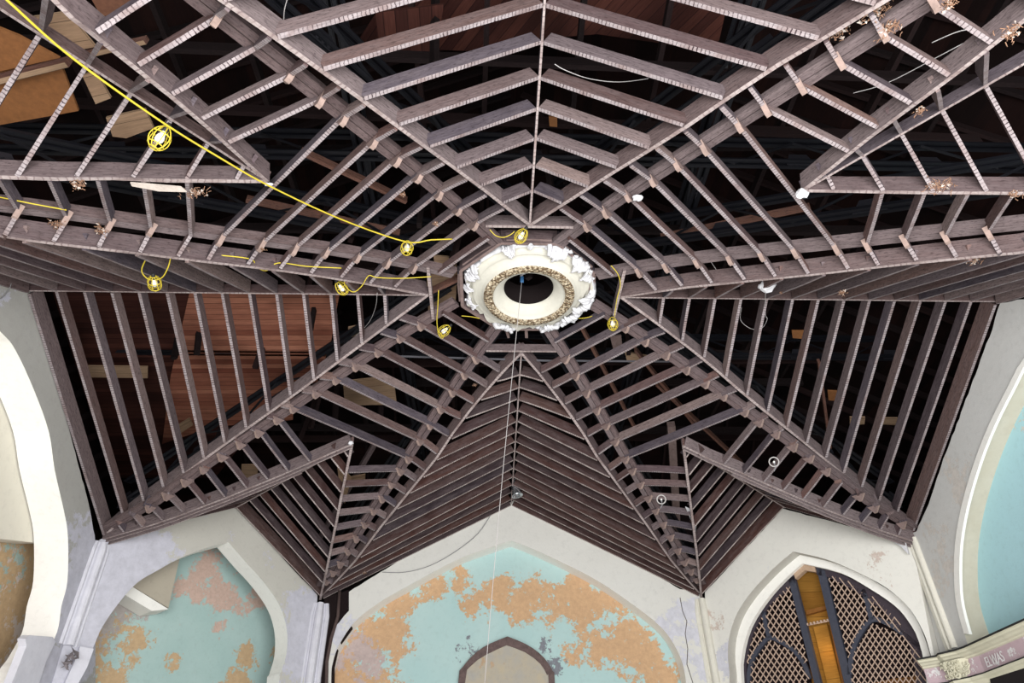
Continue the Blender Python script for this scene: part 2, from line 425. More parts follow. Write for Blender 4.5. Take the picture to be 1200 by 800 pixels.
# far wall -----------------------------------------------------------
d_far = .42
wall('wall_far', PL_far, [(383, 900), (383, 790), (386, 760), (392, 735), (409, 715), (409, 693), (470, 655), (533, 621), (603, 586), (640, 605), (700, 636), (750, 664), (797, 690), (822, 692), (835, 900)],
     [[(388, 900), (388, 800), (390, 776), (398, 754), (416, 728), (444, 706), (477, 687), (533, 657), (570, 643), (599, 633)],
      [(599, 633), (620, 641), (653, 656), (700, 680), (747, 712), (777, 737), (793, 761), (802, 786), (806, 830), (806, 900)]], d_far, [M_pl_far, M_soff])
PLb = back(PL_far, d_far)
M_paint_far = plaster('peeling_blue_paint_far', (.40, .57, .565), (.47, .61, .595), [
    (sp(PLb, [(450, 700, 1.2), (440, 745, 1.2), (400, 790, 1.6), (510, 690, .8), (560, 705, .7), (540, 680, .6), (585, 700, .7), (615, 700, .9), (650, 705, .9), (720, 700, .8), (470, 680, .7), (760, 770, .9), (690, 715, 1.0), (680, 680, .6), (735, 745, 1.2), (690, 755, .8), (770, 790, 1.0), (450, 800, .8)]), (.60, .39, .23), .632, 4.2),
    (sp(PLb, [(410, 760, .9), (430, 790, 1.0)]), (.52, .42, .40), .67, 3.5),
    (sp(PLb, [(545, 760, .45), (650, 780, .45), (640, 757, .4)]), (.22, .23, .26), .67, 7)], amount=.6)
b = MB(); q = tr(PLb, [(360, 950), (372, 745), (430, 700), (530, 652), (600, 624), (665, 645), (760, 700), (815, 745), (830, 950)]); b.prism(q, -PLb[1]*.1)
tag(b.build('wall_far_recess', [M_paint_far]), kind='structure')
# niche in the recess
PLn = back(PL_far, d_far-.05)
out_n = [(537, 900), (537, 800), (542, 782), (558.7, 764), (575, 754), (594.7, 746)]; out_n2 = [(594.7, 746), (610, 752), (624, 759.5), (637.5, 771), (647.6, 786.5), (650, 800), (650, 900)]
in_n = [(545, 900), (545, 800), (552, 780), (570, 767), (593.6, 756)]; in_n2 = [(593.6, 756), (615, 764), (633, 777.5), (641, 791), (643, 800), (643, 900)]
M_nf = plain('burnt_brown_niche_frame', (.15, .105, .10), .9, 0, .7)
M_ni = plaster('mottled_niche_infill', (.46, .40, .30), (.36, .36, .35), [((), (.50, .36, .24), .60, 2.5)], amount=.9, scale=2.5)
root = empty('wall_niche', atp(594, 790, PLn)); tag(root, 'small pointed niche with burnt brown frame on the far peeling blue wall', 'niche')
b = MB(); b.prism(tr(PLn, out_n, 2)+tr(PLn, out_n2, 2)[1:]+(tr(PLn, in_n2[::-1], 2)+tr(PLn, in_n[::-1], 2)[1:]), PL_far[1]*.04); b.build('niche_frame', [M_nf], root)
b = MB(); b.prism(tr(PLn, in_n, 2)+tr(PLn, in_n2, 2)[1:], PL_far[1]*.01); b.build('niche_panel', [M_ni], root)

# broken plaster at the lower left corner of the far wall: exposed dark boarding and conduit
b = MB(); pb = back(PL_far, .02)
b.prism(tr(pb, [(372, 900), (380, 700), (412, 690), (412, 735), (396, 757), (391, 780), (390, 900)]), -pb[1]*.15)
tag(b.build('exposed_backing_board', [M_dark]), 'dark board showing where plaster broke off beside the lower left pier', 'board')
b = MB(); b.tube([atp(x, y, (PL_far[0]+PL_far[1]*.03, PL_far[1])) for x, y in [(398, 692), (396, 722), (388, 748), (383, 775), (382, 830)]], .035, 8)
tag(b.build('rusty_conduit', [plain('rusty_brown_pipe', (.09, .06, .055), .8, 0, .5)]), 'thin brown pipe running down beside the lower left pier', 'pipe')

# left diagonal wall ---------------------------------------------------
d_dl = .44
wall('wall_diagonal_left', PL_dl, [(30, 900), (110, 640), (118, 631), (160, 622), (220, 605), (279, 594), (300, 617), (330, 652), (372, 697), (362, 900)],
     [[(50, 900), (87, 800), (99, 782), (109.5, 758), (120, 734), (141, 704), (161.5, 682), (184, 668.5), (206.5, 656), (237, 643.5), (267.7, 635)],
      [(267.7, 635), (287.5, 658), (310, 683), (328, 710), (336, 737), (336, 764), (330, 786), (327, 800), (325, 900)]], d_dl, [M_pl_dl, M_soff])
PLd = back(PL_dl, 1.3)
M_paint_dl = plaster('peeling_blue_paint_left', (.37, .52, .50), (.43, .57, .55), [
    (sp(PLd, [(245, 670, .9), (262, 700, .8), (235, 690, .7), (300, 700, .6), (260, 735, .4), (215, 690, .4)]), (.60, .44, .37), .655, 5),
    (sp(PLd, [(110, 780, 1.0), (150, 760, .9), (130, 740, .7), (200, 775, .5), (290, 770, .6), (330, 770, .5), (275, 800, .6), (120, 800, 1.0)]), (.56, .40, .24), .655, 4.5),
    (sp(PLd, [(150, 710, .9), (120, 740, .9)]), (.46, .42, .40), .68, 4)], amount=.8)
b = MB(); b.prism(tr(PLd, [(20, 950), (60, 720), (110, 650), (270, 622), (350, 715), (360, 950)]), -PLd[1]*.1)
tag(b.build('wall_diagonal_left_recess', [M_paint_dl]), kind='structure')
b = MB(); PLe = back(PL_dl, .75)
tri = tr(PLe, [(120, 650), (215, 634), (197.5, 712), (152.5, 685)])
b.prism(tri, -PLe[1]*.55, 0, 0)
tag(b.build('trim_bulkhead_left', [plaster('beige_bulkhead', (.42, .38, .31), (.38, .34, .28), [])]), kind='structure')
b = MB(); b.prism(tr(PLe, [(140, 676), (152.5, 685.5), (197.5, 713.5), (178, 715.6), (143.5, 695)]), -PLe[1]*.5)
tag(b.build('trim_bulkhead_soffit', [M_soff]), kind='structure')

# left wall ------------------------------------------------------------
d_l = .55
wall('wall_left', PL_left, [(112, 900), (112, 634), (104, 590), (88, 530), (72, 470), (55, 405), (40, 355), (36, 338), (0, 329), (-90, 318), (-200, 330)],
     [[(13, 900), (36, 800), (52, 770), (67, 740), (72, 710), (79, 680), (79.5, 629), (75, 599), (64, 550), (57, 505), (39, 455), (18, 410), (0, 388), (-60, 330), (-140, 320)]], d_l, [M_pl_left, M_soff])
PLl = back(PL_left, d_l+.5)
M_paint_l = plaster('peeling_paint_left_bay', (.62, .54, .50), (.58, .50, .43), [
    (sp(PLl, [(10, 660, 1.3), (30, 650, .9), (20, 700, 1.2), (5, 740, .8)]), (.58, .41, .24), .64, 3.6),
    (sp(PLl, [(15, 655, .9), (5, 690, .6)]), (.40, .52, .48), .69, 4.0)], amount=.9)
b = MB(); b.prism(tr(PLl, [(-260, 950), (-260, 345), (0, 345), (50, 480), (80, 600), (80, 950)]), -PLl[1]*.1)
tag(b.build('wall_left_recess', [M_paint_l]), kind='structure')
PLm = back(PL_left, d_l+.02)
b = MB(); b.prism(tr(PLm, [(-260, 340), (0, 350), (40, 440), (70, 560), (85, 634), (52, 637), (0, 631), (-260, 612)]), -PLm[1]*.47)
tag(b.build('trim_bulkhead_cream', [M_cream]), kind='structure')

# right wall -------------------------------------------------------------
d_r = .42
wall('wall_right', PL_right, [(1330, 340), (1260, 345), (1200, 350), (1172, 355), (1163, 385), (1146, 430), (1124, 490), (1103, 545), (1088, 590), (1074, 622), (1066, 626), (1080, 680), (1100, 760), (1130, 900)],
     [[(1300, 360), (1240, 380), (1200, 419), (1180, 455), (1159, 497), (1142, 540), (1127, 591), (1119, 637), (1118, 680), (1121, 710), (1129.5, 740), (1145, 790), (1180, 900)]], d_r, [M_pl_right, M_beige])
b = MB(); PLt = (PL_right[0]+PL_right[1]*.02, PL_right[1])
lip = [(1240, 380), (1200, 419), (1180, 455), (1159, 497), (1142, 540), (1127, 591), (1119, 637), (1118, 680), (1121, 710), (1129.5, 742)]
a_ = tr(PLt, lip, 3); c_ = tr(PLt, [(x+6.5, y+1) for x, y in lip], 3); b.prism(a_+c_[::-1], -PL_right[1]*.05)
tag(b.build('trim_arch_lip', [M_soff]), kind='structure')
PLr = back(PL_right, d_r)
M_paint_r = plaster('sound_blue_paint_right', (.42, .66, .72), (.40, .62, .67), [(sp(PLr, [(1190, 480, .9)]), (.66, .62, .55), .72, 4)], amount=.6)
b = MB(); b.prism(tr(PLr, [(1350, 360), (1250, 362), (1195, 400), (1120, 560), (1110, 950), (1350, 950)]), -PLr[1]*.1)
tag(b.build('wall_right_recess', [M_paint_r]), kind='structure')

# right diagonal wall ------------------------------------------------------
d_dr = .30
wall('wall_diagonal_right', PL_dr, [(832, 900), (826, 693), (850, 668), (880, 636), (917, 596), (960, 607), (1000, 618), (1040, 630), (1062, 634), (1070, 640), (1120, 900)],
     [[(853, 900), (855, 800), (853, 768), (855, 744), (864, 718), (880, 694), (900, 672), (915, 658), (929.6, 646)],
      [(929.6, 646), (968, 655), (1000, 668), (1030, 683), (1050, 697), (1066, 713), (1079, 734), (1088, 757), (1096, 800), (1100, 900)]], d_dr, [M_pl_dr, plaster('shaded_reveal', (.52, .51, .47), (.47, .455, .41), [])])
# white plaster ring inside the reveal
PLs = back(PL_dr, d_dr)
ring_o = [(856, 900), (856, 800), (857, 760), (865, 724), (884, 692), (911, 662), (938, 646)]; ring_o2 = [(938, 646), (985, 659), (1020, 678), (1050, 697), (1068, 716), (1084, 748), (1096, 800), (1104, 900)]
ring_i = [(874, 900), (869, 800), (869, 770), (878, 735), (897, 704), (918, 680), (940, 660)]; ring_i2 = [(940, 660), (985, 671), (1020, 690), (1048, 709), (1064, 727), (1077, 752), (1086, 800), (1090, 900)]
b = MB(); b.prism(tr(PLs, ring_o, 3)+tr(PLs, ring_o2, 3)[1:]+tr(PLs, ring_i2[::-1], 3)+tr(PLs, ring_i[::-1], 3)[1:], -PLs[1]*.12)
tag(b.build('trim_reveal_band', [M_soff]), kind='structure')
b = MB(); b.prism(tr(PLs, [(853, 950), (853, 640), (1110, 640), (1120, 950)])[:], Vector((0, 0, 0))+PLs[1]*-.001) if False else None

# ---- lattice screen
PLg = back(PL_dr, d_dr+.14); PLg2 = back(PL_dr, d_dr+.12)
M_scr = plain('dark_blue_grey_screen_frame', (.055, .06, .085), .6, 0, .3); M_scr2 = plain('dark_purple_arch_frame', (.05, .038, .05), .7, 0, .4)
M_lat = plain('cream_lattice_strips', (.52, .38, .30), .8, 0, .3)
SCR = root = empty('lattice_screen', atp(960, 780, PLg)); tag(root, 'dark pointed screen with cream diagonal lattice filling the right diagonal arch', 'screen')
b = MB(); fi = [(884, 900), (875, 800), (876, 770), (885, 736), (903, 708), (922, 692), (932, 684)]
b.prism(tr(PLg, [(870, 900), (867, 800), (868, 765), (877, 732), (895, 702), (918, 680), (932, 672)], 3)+tr(PLg, fi[::-1], 3), -PLg[1]*.08)
b.prism(tr(PLg, [(955, 663), (985, 672), (1020, 690), (1048, 709), (1064, 727), (1077, 752), (1086, 800), (1092, 900)], 3)+tr(PLg, [(1078, 900), (1074, 800), (1066, 757), (1052, 735), (1030, 712), (1003, 693), (975, 678), (957, 673)], 3), -PLg[1]*.08)
b.build('arch_frame', [M_scr2], root)
def strip(bm, pl, pts, wpx, th=.05, sm=3):
    P = [Vector((x, y, 0)) for x, y in pts]; P = smooth(P, sm) if len(P) > 2 else P
    a, c = [], []
    for i, p in enumerate(P):
        t = (P[min(i+1, len(P)-1)]-P[max(i-1, 0)]).normalized(); n = Vector((-t.y, t.x, 0))*wpx/2
        a.append(atp(p.x+n.x, p.y+n.y, pl)); c.append(atp(p.x-n.x, p.y-n.y, pl))
    bm.prism(a+c[::-1], -pl[1]*th)
for pts, wp in (([(927, 676), (958, 800), (983, 900)], 7.5), ([(961, 664), (994, 800), (1018, 900)], 9)):
    b = MB(); strip(b, PLg, pts, wp, .09, 1); b.build('mullion', [M_scr], root)
for pts, wp in (([(876, 800), (880, 775), (890, 758), (901, 747), (915, 752), (930, 762), (942, 778), (948, 795)], 4.6), ([(894, 716), (897, 732), (901, 747)], 4.6),
                ([(995, 790), (998, 766), (1006, 745), (1021, 726), (1040, 730), (1062, 745), (1082, 762)], 5.5), ([(1011, 690), (1016, 705), (1021, 726)], 5.5)):
    b = MB(); strip(b, PLg, pts, wp, .07); b.build('tracery_bar', [M_scr], root)
def clip_line(poly, p, d):          # 2D: parameter intervals of p+t d inside poly
    ts = []
    for i in range(len(poly)):
        a = poly[i]; c = poly[(i+1) % len(poly)]; e = (c[0]-a[0], c[1]-a[1]); den = d[0]*e[1]-d[1]*e[0]
        if abs(den) < 1e-9: continue
        t = ((a[0]-p[0])*e[1]-(a[1]-p[1])*e[0])/den; u = ((a[0]-p[0])*d[1]-(a[1]-p[1])*d[0])/den
        if 0 <= u < 1: ts.append(t)
    ts.sort(); return [(ts[i], ts[i+1]) for i in range(0, len(ts)-1, 2)]
pan = [([(925, 684), (946, 775), (943, 779), (930, 760), (902, 745), (897, 720), (902, 709)]),
       ([(893, 722), (898, 745), (885, 760), (875, 782), (876, 768), (884, 740)]),
       ([(878, 850), (880, 778), (902, 749), (930, 764), (948, 795), (962, 850)]),
       ([(970, 674), (990, 678), (1010, 692), (1018, 726), (1003, 745), (994, 772)]),
       ([(1015, 694), (1030, 704), (1052, 727), (1070, 756), (1056, 741), (1023, 725)]),
       ([(1010, 900), (997, 790), (1000, 765), (1022, 730), (1060, 745), (1082, 768), (1092, 800), (1098, 900)])]
for poly in pan:
    b = MB()
    for dr, spc in (((1, 1.28), 5.6), ((-1, 1.75), 5.9)):
        L = math.hypot(*dr); d = (dr[0]/L, dr[1]/L); n = (-d[1], d[0])
        vals = [x*n[0]+y*n[1] for x, y in poly]
        k = math.ceil(min(vals)/spc)
        while k*spc < max(vals):
            p = (n[0]*k*spc, n[1]*k*spc)
            for t0, t1 in clip_line(poly, p, d):
                if t1-t0 > 2: strip(b, PLg2 if dr[0] > 0 else PLg, [(p[0]+d[0]*t0, p[1]+d[1]*t0), (p[0]+d[0]*t1, p[1]+d[1]*t1)], 1.15, .012, 1)
            k += 1
    b.build('lattice_panel', [M_lat], root)
# organ chamber behind the screen: orange boards
PLo = back(PL_dr, d_dr+.45); M_or = planks('orange_varnished_wood', (.42, .19, .035), (.50, .25, .05), .5, gap=.02); M_or2 = plain('dark_orange_wood', (.25, .10, .02), .6, 0, .3)
root = empty('wooden_shaft', atp(965, 790, PLo)); tag(root, 'orange wooden shaft standing in the gap between the two lattice leaves', 'shaft')
b = MB(); b.prism(tr(PLo, [(928, 668), (962, 666), (986, 760), (1010, 860), (960, 860), (946, 760)]), -PLo[1]*.08); b.build('back_board', [M_or], root)
b = MB(); b.prism(tr(back(PL_dr, d_dr+.34), [(953, 734), (969, 731), (1000, 860), (984, 860)]), -PLo[1]*.1); b.build('front_board', [M_or], root)
b = MB(); b.prism(tr(back(PL_dr, d_dr+.30), [(944, 715), (969, 709), (970, 713), (945, 720)]), -PLo[1]*.1); b.prism(tr(back(PL_dr, d_dr+.32), [(968, 712), (973, 730), (1003, 860), (999, 860)]), -PLo[1]*.05); b.build('cross_batten', [M_or2], root)
root = empty('rib_of_blocks', atp(957, 730, PLo)); tag(root, 'short row of pale blocks across the orange wooden shaft', 'row of blocks')
b = MB(); b.tube([atp(944, 733, back(PL_dr, .5)), atp(973, 727, back(PL_dr, .5))], .012, 6)
for i in range(7):
    c = atp(946+i*4, 731.5-i*.8, back(PL_dr, .5)); b.box(c, .035, .035, .05)
b.build('block_row', [M_lat], root)
b = MB(); b.prism(tr(back(PL_dr, d_dr+.1), [(930, 672), (942, 661), (954, 662), (956, 670), (943, 668), (932, 678)]), -PLo[1]*.12)
b.build('plywood_cap', [plain('raw_plywood', (.48, .34, .24), .8, 0, .3)], SCR)
b = MB(); b.prism(tr(back(PL_dr, d_dr+1.1), [(985, 900), (1005, 804), (1045, 795), (1090, 790), (1105, 900)]), -PLo[1]*.1)
tag(b.build('orange_chest', [M_or2]), 'orange brown wood seen low behind the right lattice leaf', 'wood panel')
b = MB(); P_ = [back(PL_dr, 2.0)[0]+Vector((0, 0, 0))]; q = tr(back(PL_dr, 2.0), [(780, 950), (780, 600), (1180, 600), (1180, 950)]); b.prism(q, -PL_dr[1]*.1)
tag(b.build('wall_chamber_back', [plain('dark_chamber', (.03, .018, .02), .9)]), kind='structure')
lp = bpy.data.lights.new('chamber_lamp', 'POINT'); lp.energy = 5.5; lp.color = (1, .62, .2); lp.shadow_soft_size = .4
lo = bpy.data.objects.new('chamber_lamp', lp); COL.objects.link(lo); lo.location = atp(962, 740, back(PL_dr, d_dr+.22)) + Vector((0, 0, -.35))

# ---- pier shafts
def shaft(name, pos, face, ztop, zbot, wd, mat, label, prof=None, lean=0):
    n = Vector((face[0], face[1], 0)).normalized(); t = Vector((-n.y, n.x, 0))
    prof = prof or [(-.5, -.3), (-.5, 0), (-.42, .05), (-.38, .05), (-.34, .12), (-.28, .14), (-.22, .11), (-.2, .07), (-.15, .09), (-.13, .19), (-.07, .26), (0, .28), (.07, .26), (.13, .19), (.15, .09), (.2, .07), (.22, .11), (.28, .14), (.34, .12), (.38, .05), (.42, .05), (.5, 0), (.5, -.3)]
    b = MB(); rings = 14; k = len(prof)
    for i in range(rings+1):
        z = ztop+(zbot-ztop)*i/rings; s_ = wd*(1 if i else .8)
        for (x, y) in prof:
            b.v.append(Vector((pos[0], pos[1], ZR+z)) + t*x*s_ + n*(y*s_ + (R()-.5)*.006))
    for i in range(rings):
        for j in range(k-1):
            a = i*k+j; b.face((a, a+k, a+k+1, a+1), 0)
    b.face(list(range(k)), 0)
    o = b.build(name, [mat]); return tag(o, label, 'pier shaft')
M_wlav = plaster('whitewashed_pier', (.66, .66, .72), (.56, .56, .62), [((), (.50, .49, .50), .66, 5)], amount=.9, scale=4)
M_creamp = plaster('cream_pier', (.70, .68, .60), (.62, .60, .53), [((), (.52, .42, .33), .72, 5)], amount=.6, scale=4)
P1 = V(-W_, A_, 0); P2 = V(-A_, WY, 0); P3 = V(A_, WY, 0); P4 = V(W_, A_, 0)
shaft('pier_shaft', P1, (1, -.45), -2.27, -4.0, .50, M_wlav, 'flaking whitewashed pier moulding between the left arch and the lower left arch')
shaft('pier_shaft', P2+Vector((.02, 0, 0)), (.30, -1), -2.33, -6, .62, M_wlav, 'whitewashed moulded pier left of the big blue arch')
shaft('pier_shaft', P3+Vector((0, 0, 0)), (-.30, -1), -2.28, -6, .55, M_creamp, 'cream moulded pier right of the big blue arch')
shaft('pier_shaft', P4, (-1, -.5), -2.2, -4.15, .42, M_creamp, 'cream fluted pier moulding rising from the carved capital at right')
b = MB(); plc = (PL_far[0]+PL_far[1]*.004, PL_far[1]); b.tube([atp(x, y, plc) for x, y in [(797, 700), (800, 716), (805, 728), (803, 742), (806, 760), (805, 778), (812, 800), (815, 830)]], .008, 4)
tag(b.build('trim_wall_crack', [plain('dark_wall_crack', (.12, .10, .09), .9)]), kind='structure')  # thin dark tube drawn along the wall crack
# left pier capital block
def wallpt(pl, x, y, off): return atp(x, y, (pl[0]+pl[1]*off, pl[1]))
b = MB(); plc = (PL_left[0]+PL_left[1]*.06, PL_left[1])
b.prism(tr(plc, [(-20, 900), (14, 800), (31, 757), (30, 748), (35, 744), (62, 746), (65, 752), (54, 775), (46, 800), (24, 900)]), -PL_left[1]*.12)
tag(b.build('pier_capital', [M_wlav]), 'whitewashed block where the left arch meets its pier', 'pier block')
b = MB(); plc = (PL_dl[0]+PL_dl[1]*.08, PL_dl[1])
b.prism(tr(plc, [(60, 900), (76, 800), (92, 765), (94, 757), (110, 760), (102, 782), (92, 800), (70, 900)]), -PL_dl[1]*.3)
tag(b.build('arch_springer', [M_wlav]), 'whitewashed springer at the left foot of the lower left arch', 'pier block')
b = MB()
for i in range(16):
    c = P1 + Vector((.22+.12*(R()-.5), -.16+.2*(R()-.5), -4.12-.25*R())); q = [c+Vector((R()-.5, R()-.5, R()-.5))*.18 for _ in range(4)]
    n0 = len(b.v); b.v += q; b.face((n0, n0+1, n0+2)); b.face((n0, n0+2, n0+3)); b.face((n0, n0+1, n0+3)); b.face((n0+1, n0+2, n0+3))
tag(b.build('broken_masonry', [plain('grey_rubble', (.25, .22, .23), .95, 0, .6)]), 'crumbling grey masonry under the left pier moulding', 'rubble')

# ---- cornice at the lower right
zc = atp(1200, 727, (PL_right[0]+PL_right[1]*.22, PL_right[1])).z - ZR
sa = atp(1079, 766, (PL_dr[0]+PL_dr[1]*.22, PL_dr[1]))
def cpath(off):
    n = PL_dr[1]
    e = Vector((n.y, -n.x, 0))
    if e.x < 0: e = -e
    start = P4 - e*.62
    a = start + n*off; p_mid1 = P4 - e*.30 + n*off; p2 = P4 + Vector((-1, -.5, 0)).normalized()*(off+.14) + e*-.12
    p3 = P4 + Vector((-1, -.5, 0)).normalized()*(off+.14) + Vector((.06, -.16, 0)); p4 = P4 + Vector((-off, -.55, 0)); p5 = Vector((W_-off, -3.0, 0))
    return [Vector((p.x, p.y, 0)) for p in (a, p_mid1, p2, p3, p4, p5)]
def course(bm, prof, mat=0, endcap=True):
    """profile [(offset from wall, z)] carried along the wall path"""
    rows = [[Vector((p.x, p.y, ZR+zc+z)) for p in cpath(o)] for o, z in prof]
    n0 = len(bm.v); k = len(rows[0])
    for r in rows: bm.v += r
    for i in range(len(rows)-1):
        for j in range(k-1):
            a = n0+i*k+j; bm.face((a, a+1, a+k+1, a+k), mat)
    bm.face([n0+i*k for i in range(len(rows))], mat)
M_cor = plaster('cream_cornice', (.62, .60, .47), (.55, .52, .40), [], amount=.7, scale=4)
M_fr = plaster('flaking_mauve_frieze', (.50, .38, .42), (.44, .33, .36), [((), (.72, .71, .72), .55, 9)], amount=.6)
root = empty('cornice', Vector((P4.x-.2, P4.y-.6, ZR+zc-.3))); tag(root, 'cream moulded cornice running round the lower right corner', 'cornice')
b = MB(); course(b, [(0, .03), (.24, .03), (.24, .0)], 1); course(b, [(.24, 0), (.21, -.01), (.20, -.035), (.16, -.05), (.13, -.075), (.09, -.09), (.08, -.11), (.05, -.12)], 0); b.build('crown_moulding', [M_cor, M_black], root)
b = MB(); course(b, [(.05, -.12), (.05, -.36)], 0); b.build('frieze', [M_fr], root)
b = MB(); course(b, [(.05, -.36), (.09, -.37), (.09, -.39)], 1); course(b, [(.09, -.39), (.08, -.43), (.05, -.45), (.04, -.50), (.02, -.52), (.0, -.54)], 0); b.build('lower_moulding', [M_cor, M_black], root)
b = MB(); b.prism(tr((PL_right[0]+PL_right[1]*.01, PL_right[1]), [(1158, 784), (1215, 760), (1215, 900), (1180, 900)]), PL_right[1]*.004); tag(b.build('trim_opening_shade_sheet', [plain('opening_shade_black', (.012, .009, .010), .9)]), kind='structure')  # near-black sheet on the wall, painted shade in place of an opening
# painted letters, remains of a word on the frieze
tc = bpy.data.curves.new('frieze_lettering', 'FONT'); tc.body = 'ELWAS'; tc.size = .21; tc.extrude = .002; tc.space_character = .95
to = bpy.data.objects.new('frieze_lettering', tc); COL.objects.link(to)
tmp_me = bpy.data.meshes.new_from_object(to); bpy.data.objects.remove(to); 
lt = bpy.data.objects.new('frieze_lettering', tmp_me); COL.objects.link(lt)
tmp_me.materials.append(plain('faded_white_lettering', (.74, .73, .74), .9, 0, .25))
# text runs towards the camera along the right wall: x_text -> -Y, y_text -> Z, facing -X
lt.matrix_world = Matrix(((0, 0, -1, W_-.054), (-.75, 0, 0, P4.y-.70), (0, 1, 0, ZR+zc-.33), (0, 0, 0, 1)))
lt.parent = root; lt.matrix_parent_inverse = Matrix.Translation(-root.location)
# capital
n = Vector((-1, -.5, 0)).normalized(); tt = Vector((-n.y, n.x, 0))
root = empty('carved_capital', P4 + n*.12 + Vector((0, 0, zc-.5))); tag(root, 'cream capital carved with leaves under the cornice at right', 'capital')
b = MB()
for i, (z, wd, dp) in enumerate([(-.10, .27, .32), (-.22, .24, .28), (-.36, .20, .22), (-.9, .18, .17), (-2.0, .18, .17)]):
    for a, c in ((-1, 0), (-1, .7), (-.5, 1), (.5, 1), (1, .7), (1, 0)): b.v.append(P4 + tt*wd*a + n*dp*c + Vector((0, 0, zc+z)))
for i in range(4):
    for j in range(5): a = i*6+j; b.face((a, a+6, a+7, a+1), 0)
b.build('bell', [M_cor], root)
b = MB()
for i in range(46):
    a = -1+2*R(); z = -.13-.22*R(); c = P4 + tt*a*.22 + n*(.33-.08*abs(a)+.02) + Vector((0, 0, zc+z)); g = R()*6.28; rr = .022+.02*R()
    pts = [c + (tt*math.cos(g+q*.6)+Vector((0, 0, 1))*math.sin(g+q*.6))*rr*(1+.0*q) + n*.01*math.sin(q) for q in range(8)]
    b.tube(pts, .011, 5)
b.build('leaf_carving', [M_cor], root)

# ------------------------------------------------------------------ medallion
MC = V(.06, 0, 0)
lump = [(math.radians(d), a) for d, a in ((68, .05), (22, .10), (112, .05), (157, .03), (202, .06), (247, .03), (292, .04), (338, .09), (0, .08))]
def wob(i, k, g, r, z):
    e = 0
    if i < 5:
        for c, a in lump:
            d = abs((g-c+math.pi) % (2*math.pi)-math.pi); e += a*math.exp(-(d/.16)**2)*(1-i*.14)
        e += (.02*math.sin(g*23)+.022*math.sin(g*11+2)+.012*math.sin(g*41)) if i < 3 else 0
    return r+e*.8, z - (e*.8 if 0 < i < 4 else 0)
prof = [(.98, .30), (.97, .17), (.95, .12), (.915, .17), (.88, .155), (.85, .07), (.82, .11), (.79, .05), (.745, .055), (.725, .015), (.70, -.012), (.555, -.012), (.545, .0), (.53, .035), (.50, .03), (.485, .055), (.46, .06), (.44, .11), (.41, .125), (.40, .15), (.385, .17), (.38, .55)]
mats = [1, 1, 0, 0, 0, 0, 0, 0, 0, 0, 2, 0, 0, 0, 0, 0, 0, 0, 0, 0, 3]
root = empty('ceiling_medallion', MC); tag(root, 'round cream plaster medallion with gilded ring and broken leaf edge at the centre', 'ceiling medallion')
b = MB(); b.lathe(prof[:11], MC, 96, mats, wob); b.build('outer_moulding', [M_med, M_white], root)
b = MB(); b.lathe([(.70, -.012), (.69, -.03), (.63, -.038), (.57, -.03), (.555, -.012)], MC, 96); b.build('gilded_ring', [M_gold], root)
b = MB(); b.lathe(prof[11:], MC, 96, [0]*9+[1]); b.build('inner_moulding', [M_med, M_dark], root)
# leaf ornaments at the corners
for ang, s_ in ((112, 1.25), (66, 1.25), (42, 1.5), (24, 1.6), (8, 1.2), (205, 1.0), (160, .7), (292, 1.2), (318, 1.1), (335, .9), (250, .7), (185, .6)):
    g = math.radians(ang); b = MB(); rad = Vector((math.cos(g), math.sin(g), 0)); tn = Vector((-rad.y, rad.x, 0)); rr_ = random.Random(ang)
    for q in range(-3, 4):
        tw = rr_.uniform(-.02, .02)
        base = MC + rad*(.99+rr_.uniform(-.03, .03)) + tn*(q*.040*s_+tw) + Vector((0, 0, .17)); tip = MC + rad*(.86+.035*abs(q)-.05*s_+rr_.uniform(-.02, .02)) + tn*(q*.028*s_-tw) + Vector((0, 0, .03))
        mdp = base.lerp(tip, .45) + Vector((0, 0, -.05-.02*rr_.random()))*s_
        b.tube(smooth([base, mdp, tip], 3), .03, 5, 0, False, [(x*(.8+.4*rr_.random()))*s_ for x in (.026, .034, .032, .03, .024, .018, .005)])
    for q in range(7):
        p = MC + rad*rr_.uniform(.90, 1.02) + tn*rr_.uniform(-.16, .16)*s_ + Vector((0, 0, rr_.uniform(.08, .17))); b.tube([p-tn*.04*s_, p+rad*.02, p+tn*.04*s_], .03, 5, radii=[.004, .03*s_, .006])
    b.build('plaster_leaf', [M_white], root)
# octagonal curb round the medallion
root = empty('octagonal_curb', V(0, 0, 0.1)); tag(root, 'dark octagonal timber curb framing the round medallion', 'timber curb')
for k in range(8):
    g0 = math.radians(22.5+45*k); g1 = g0+math.radians(45); rr = 1.08
    a = V(rr*math.cos(g0)+.02, rr*math.sin(g0), .13); c = V(rr*math.cos(g1)+.02, rr*math.sin(g1), .13)
    b = MB(); b.sweep([a, c], .05, .26, 0, .004); b.sweep([a.lerp(c, .1)+Vector((0, 0, .03)), a.lerp(c, .55)+Vector((0, 0, .05)), a.lerp(c, .9)+Vector((0, 0, .02))], .03, .14, .045, .02)
    b.build('curb_board', [M_side, M_guss], root)
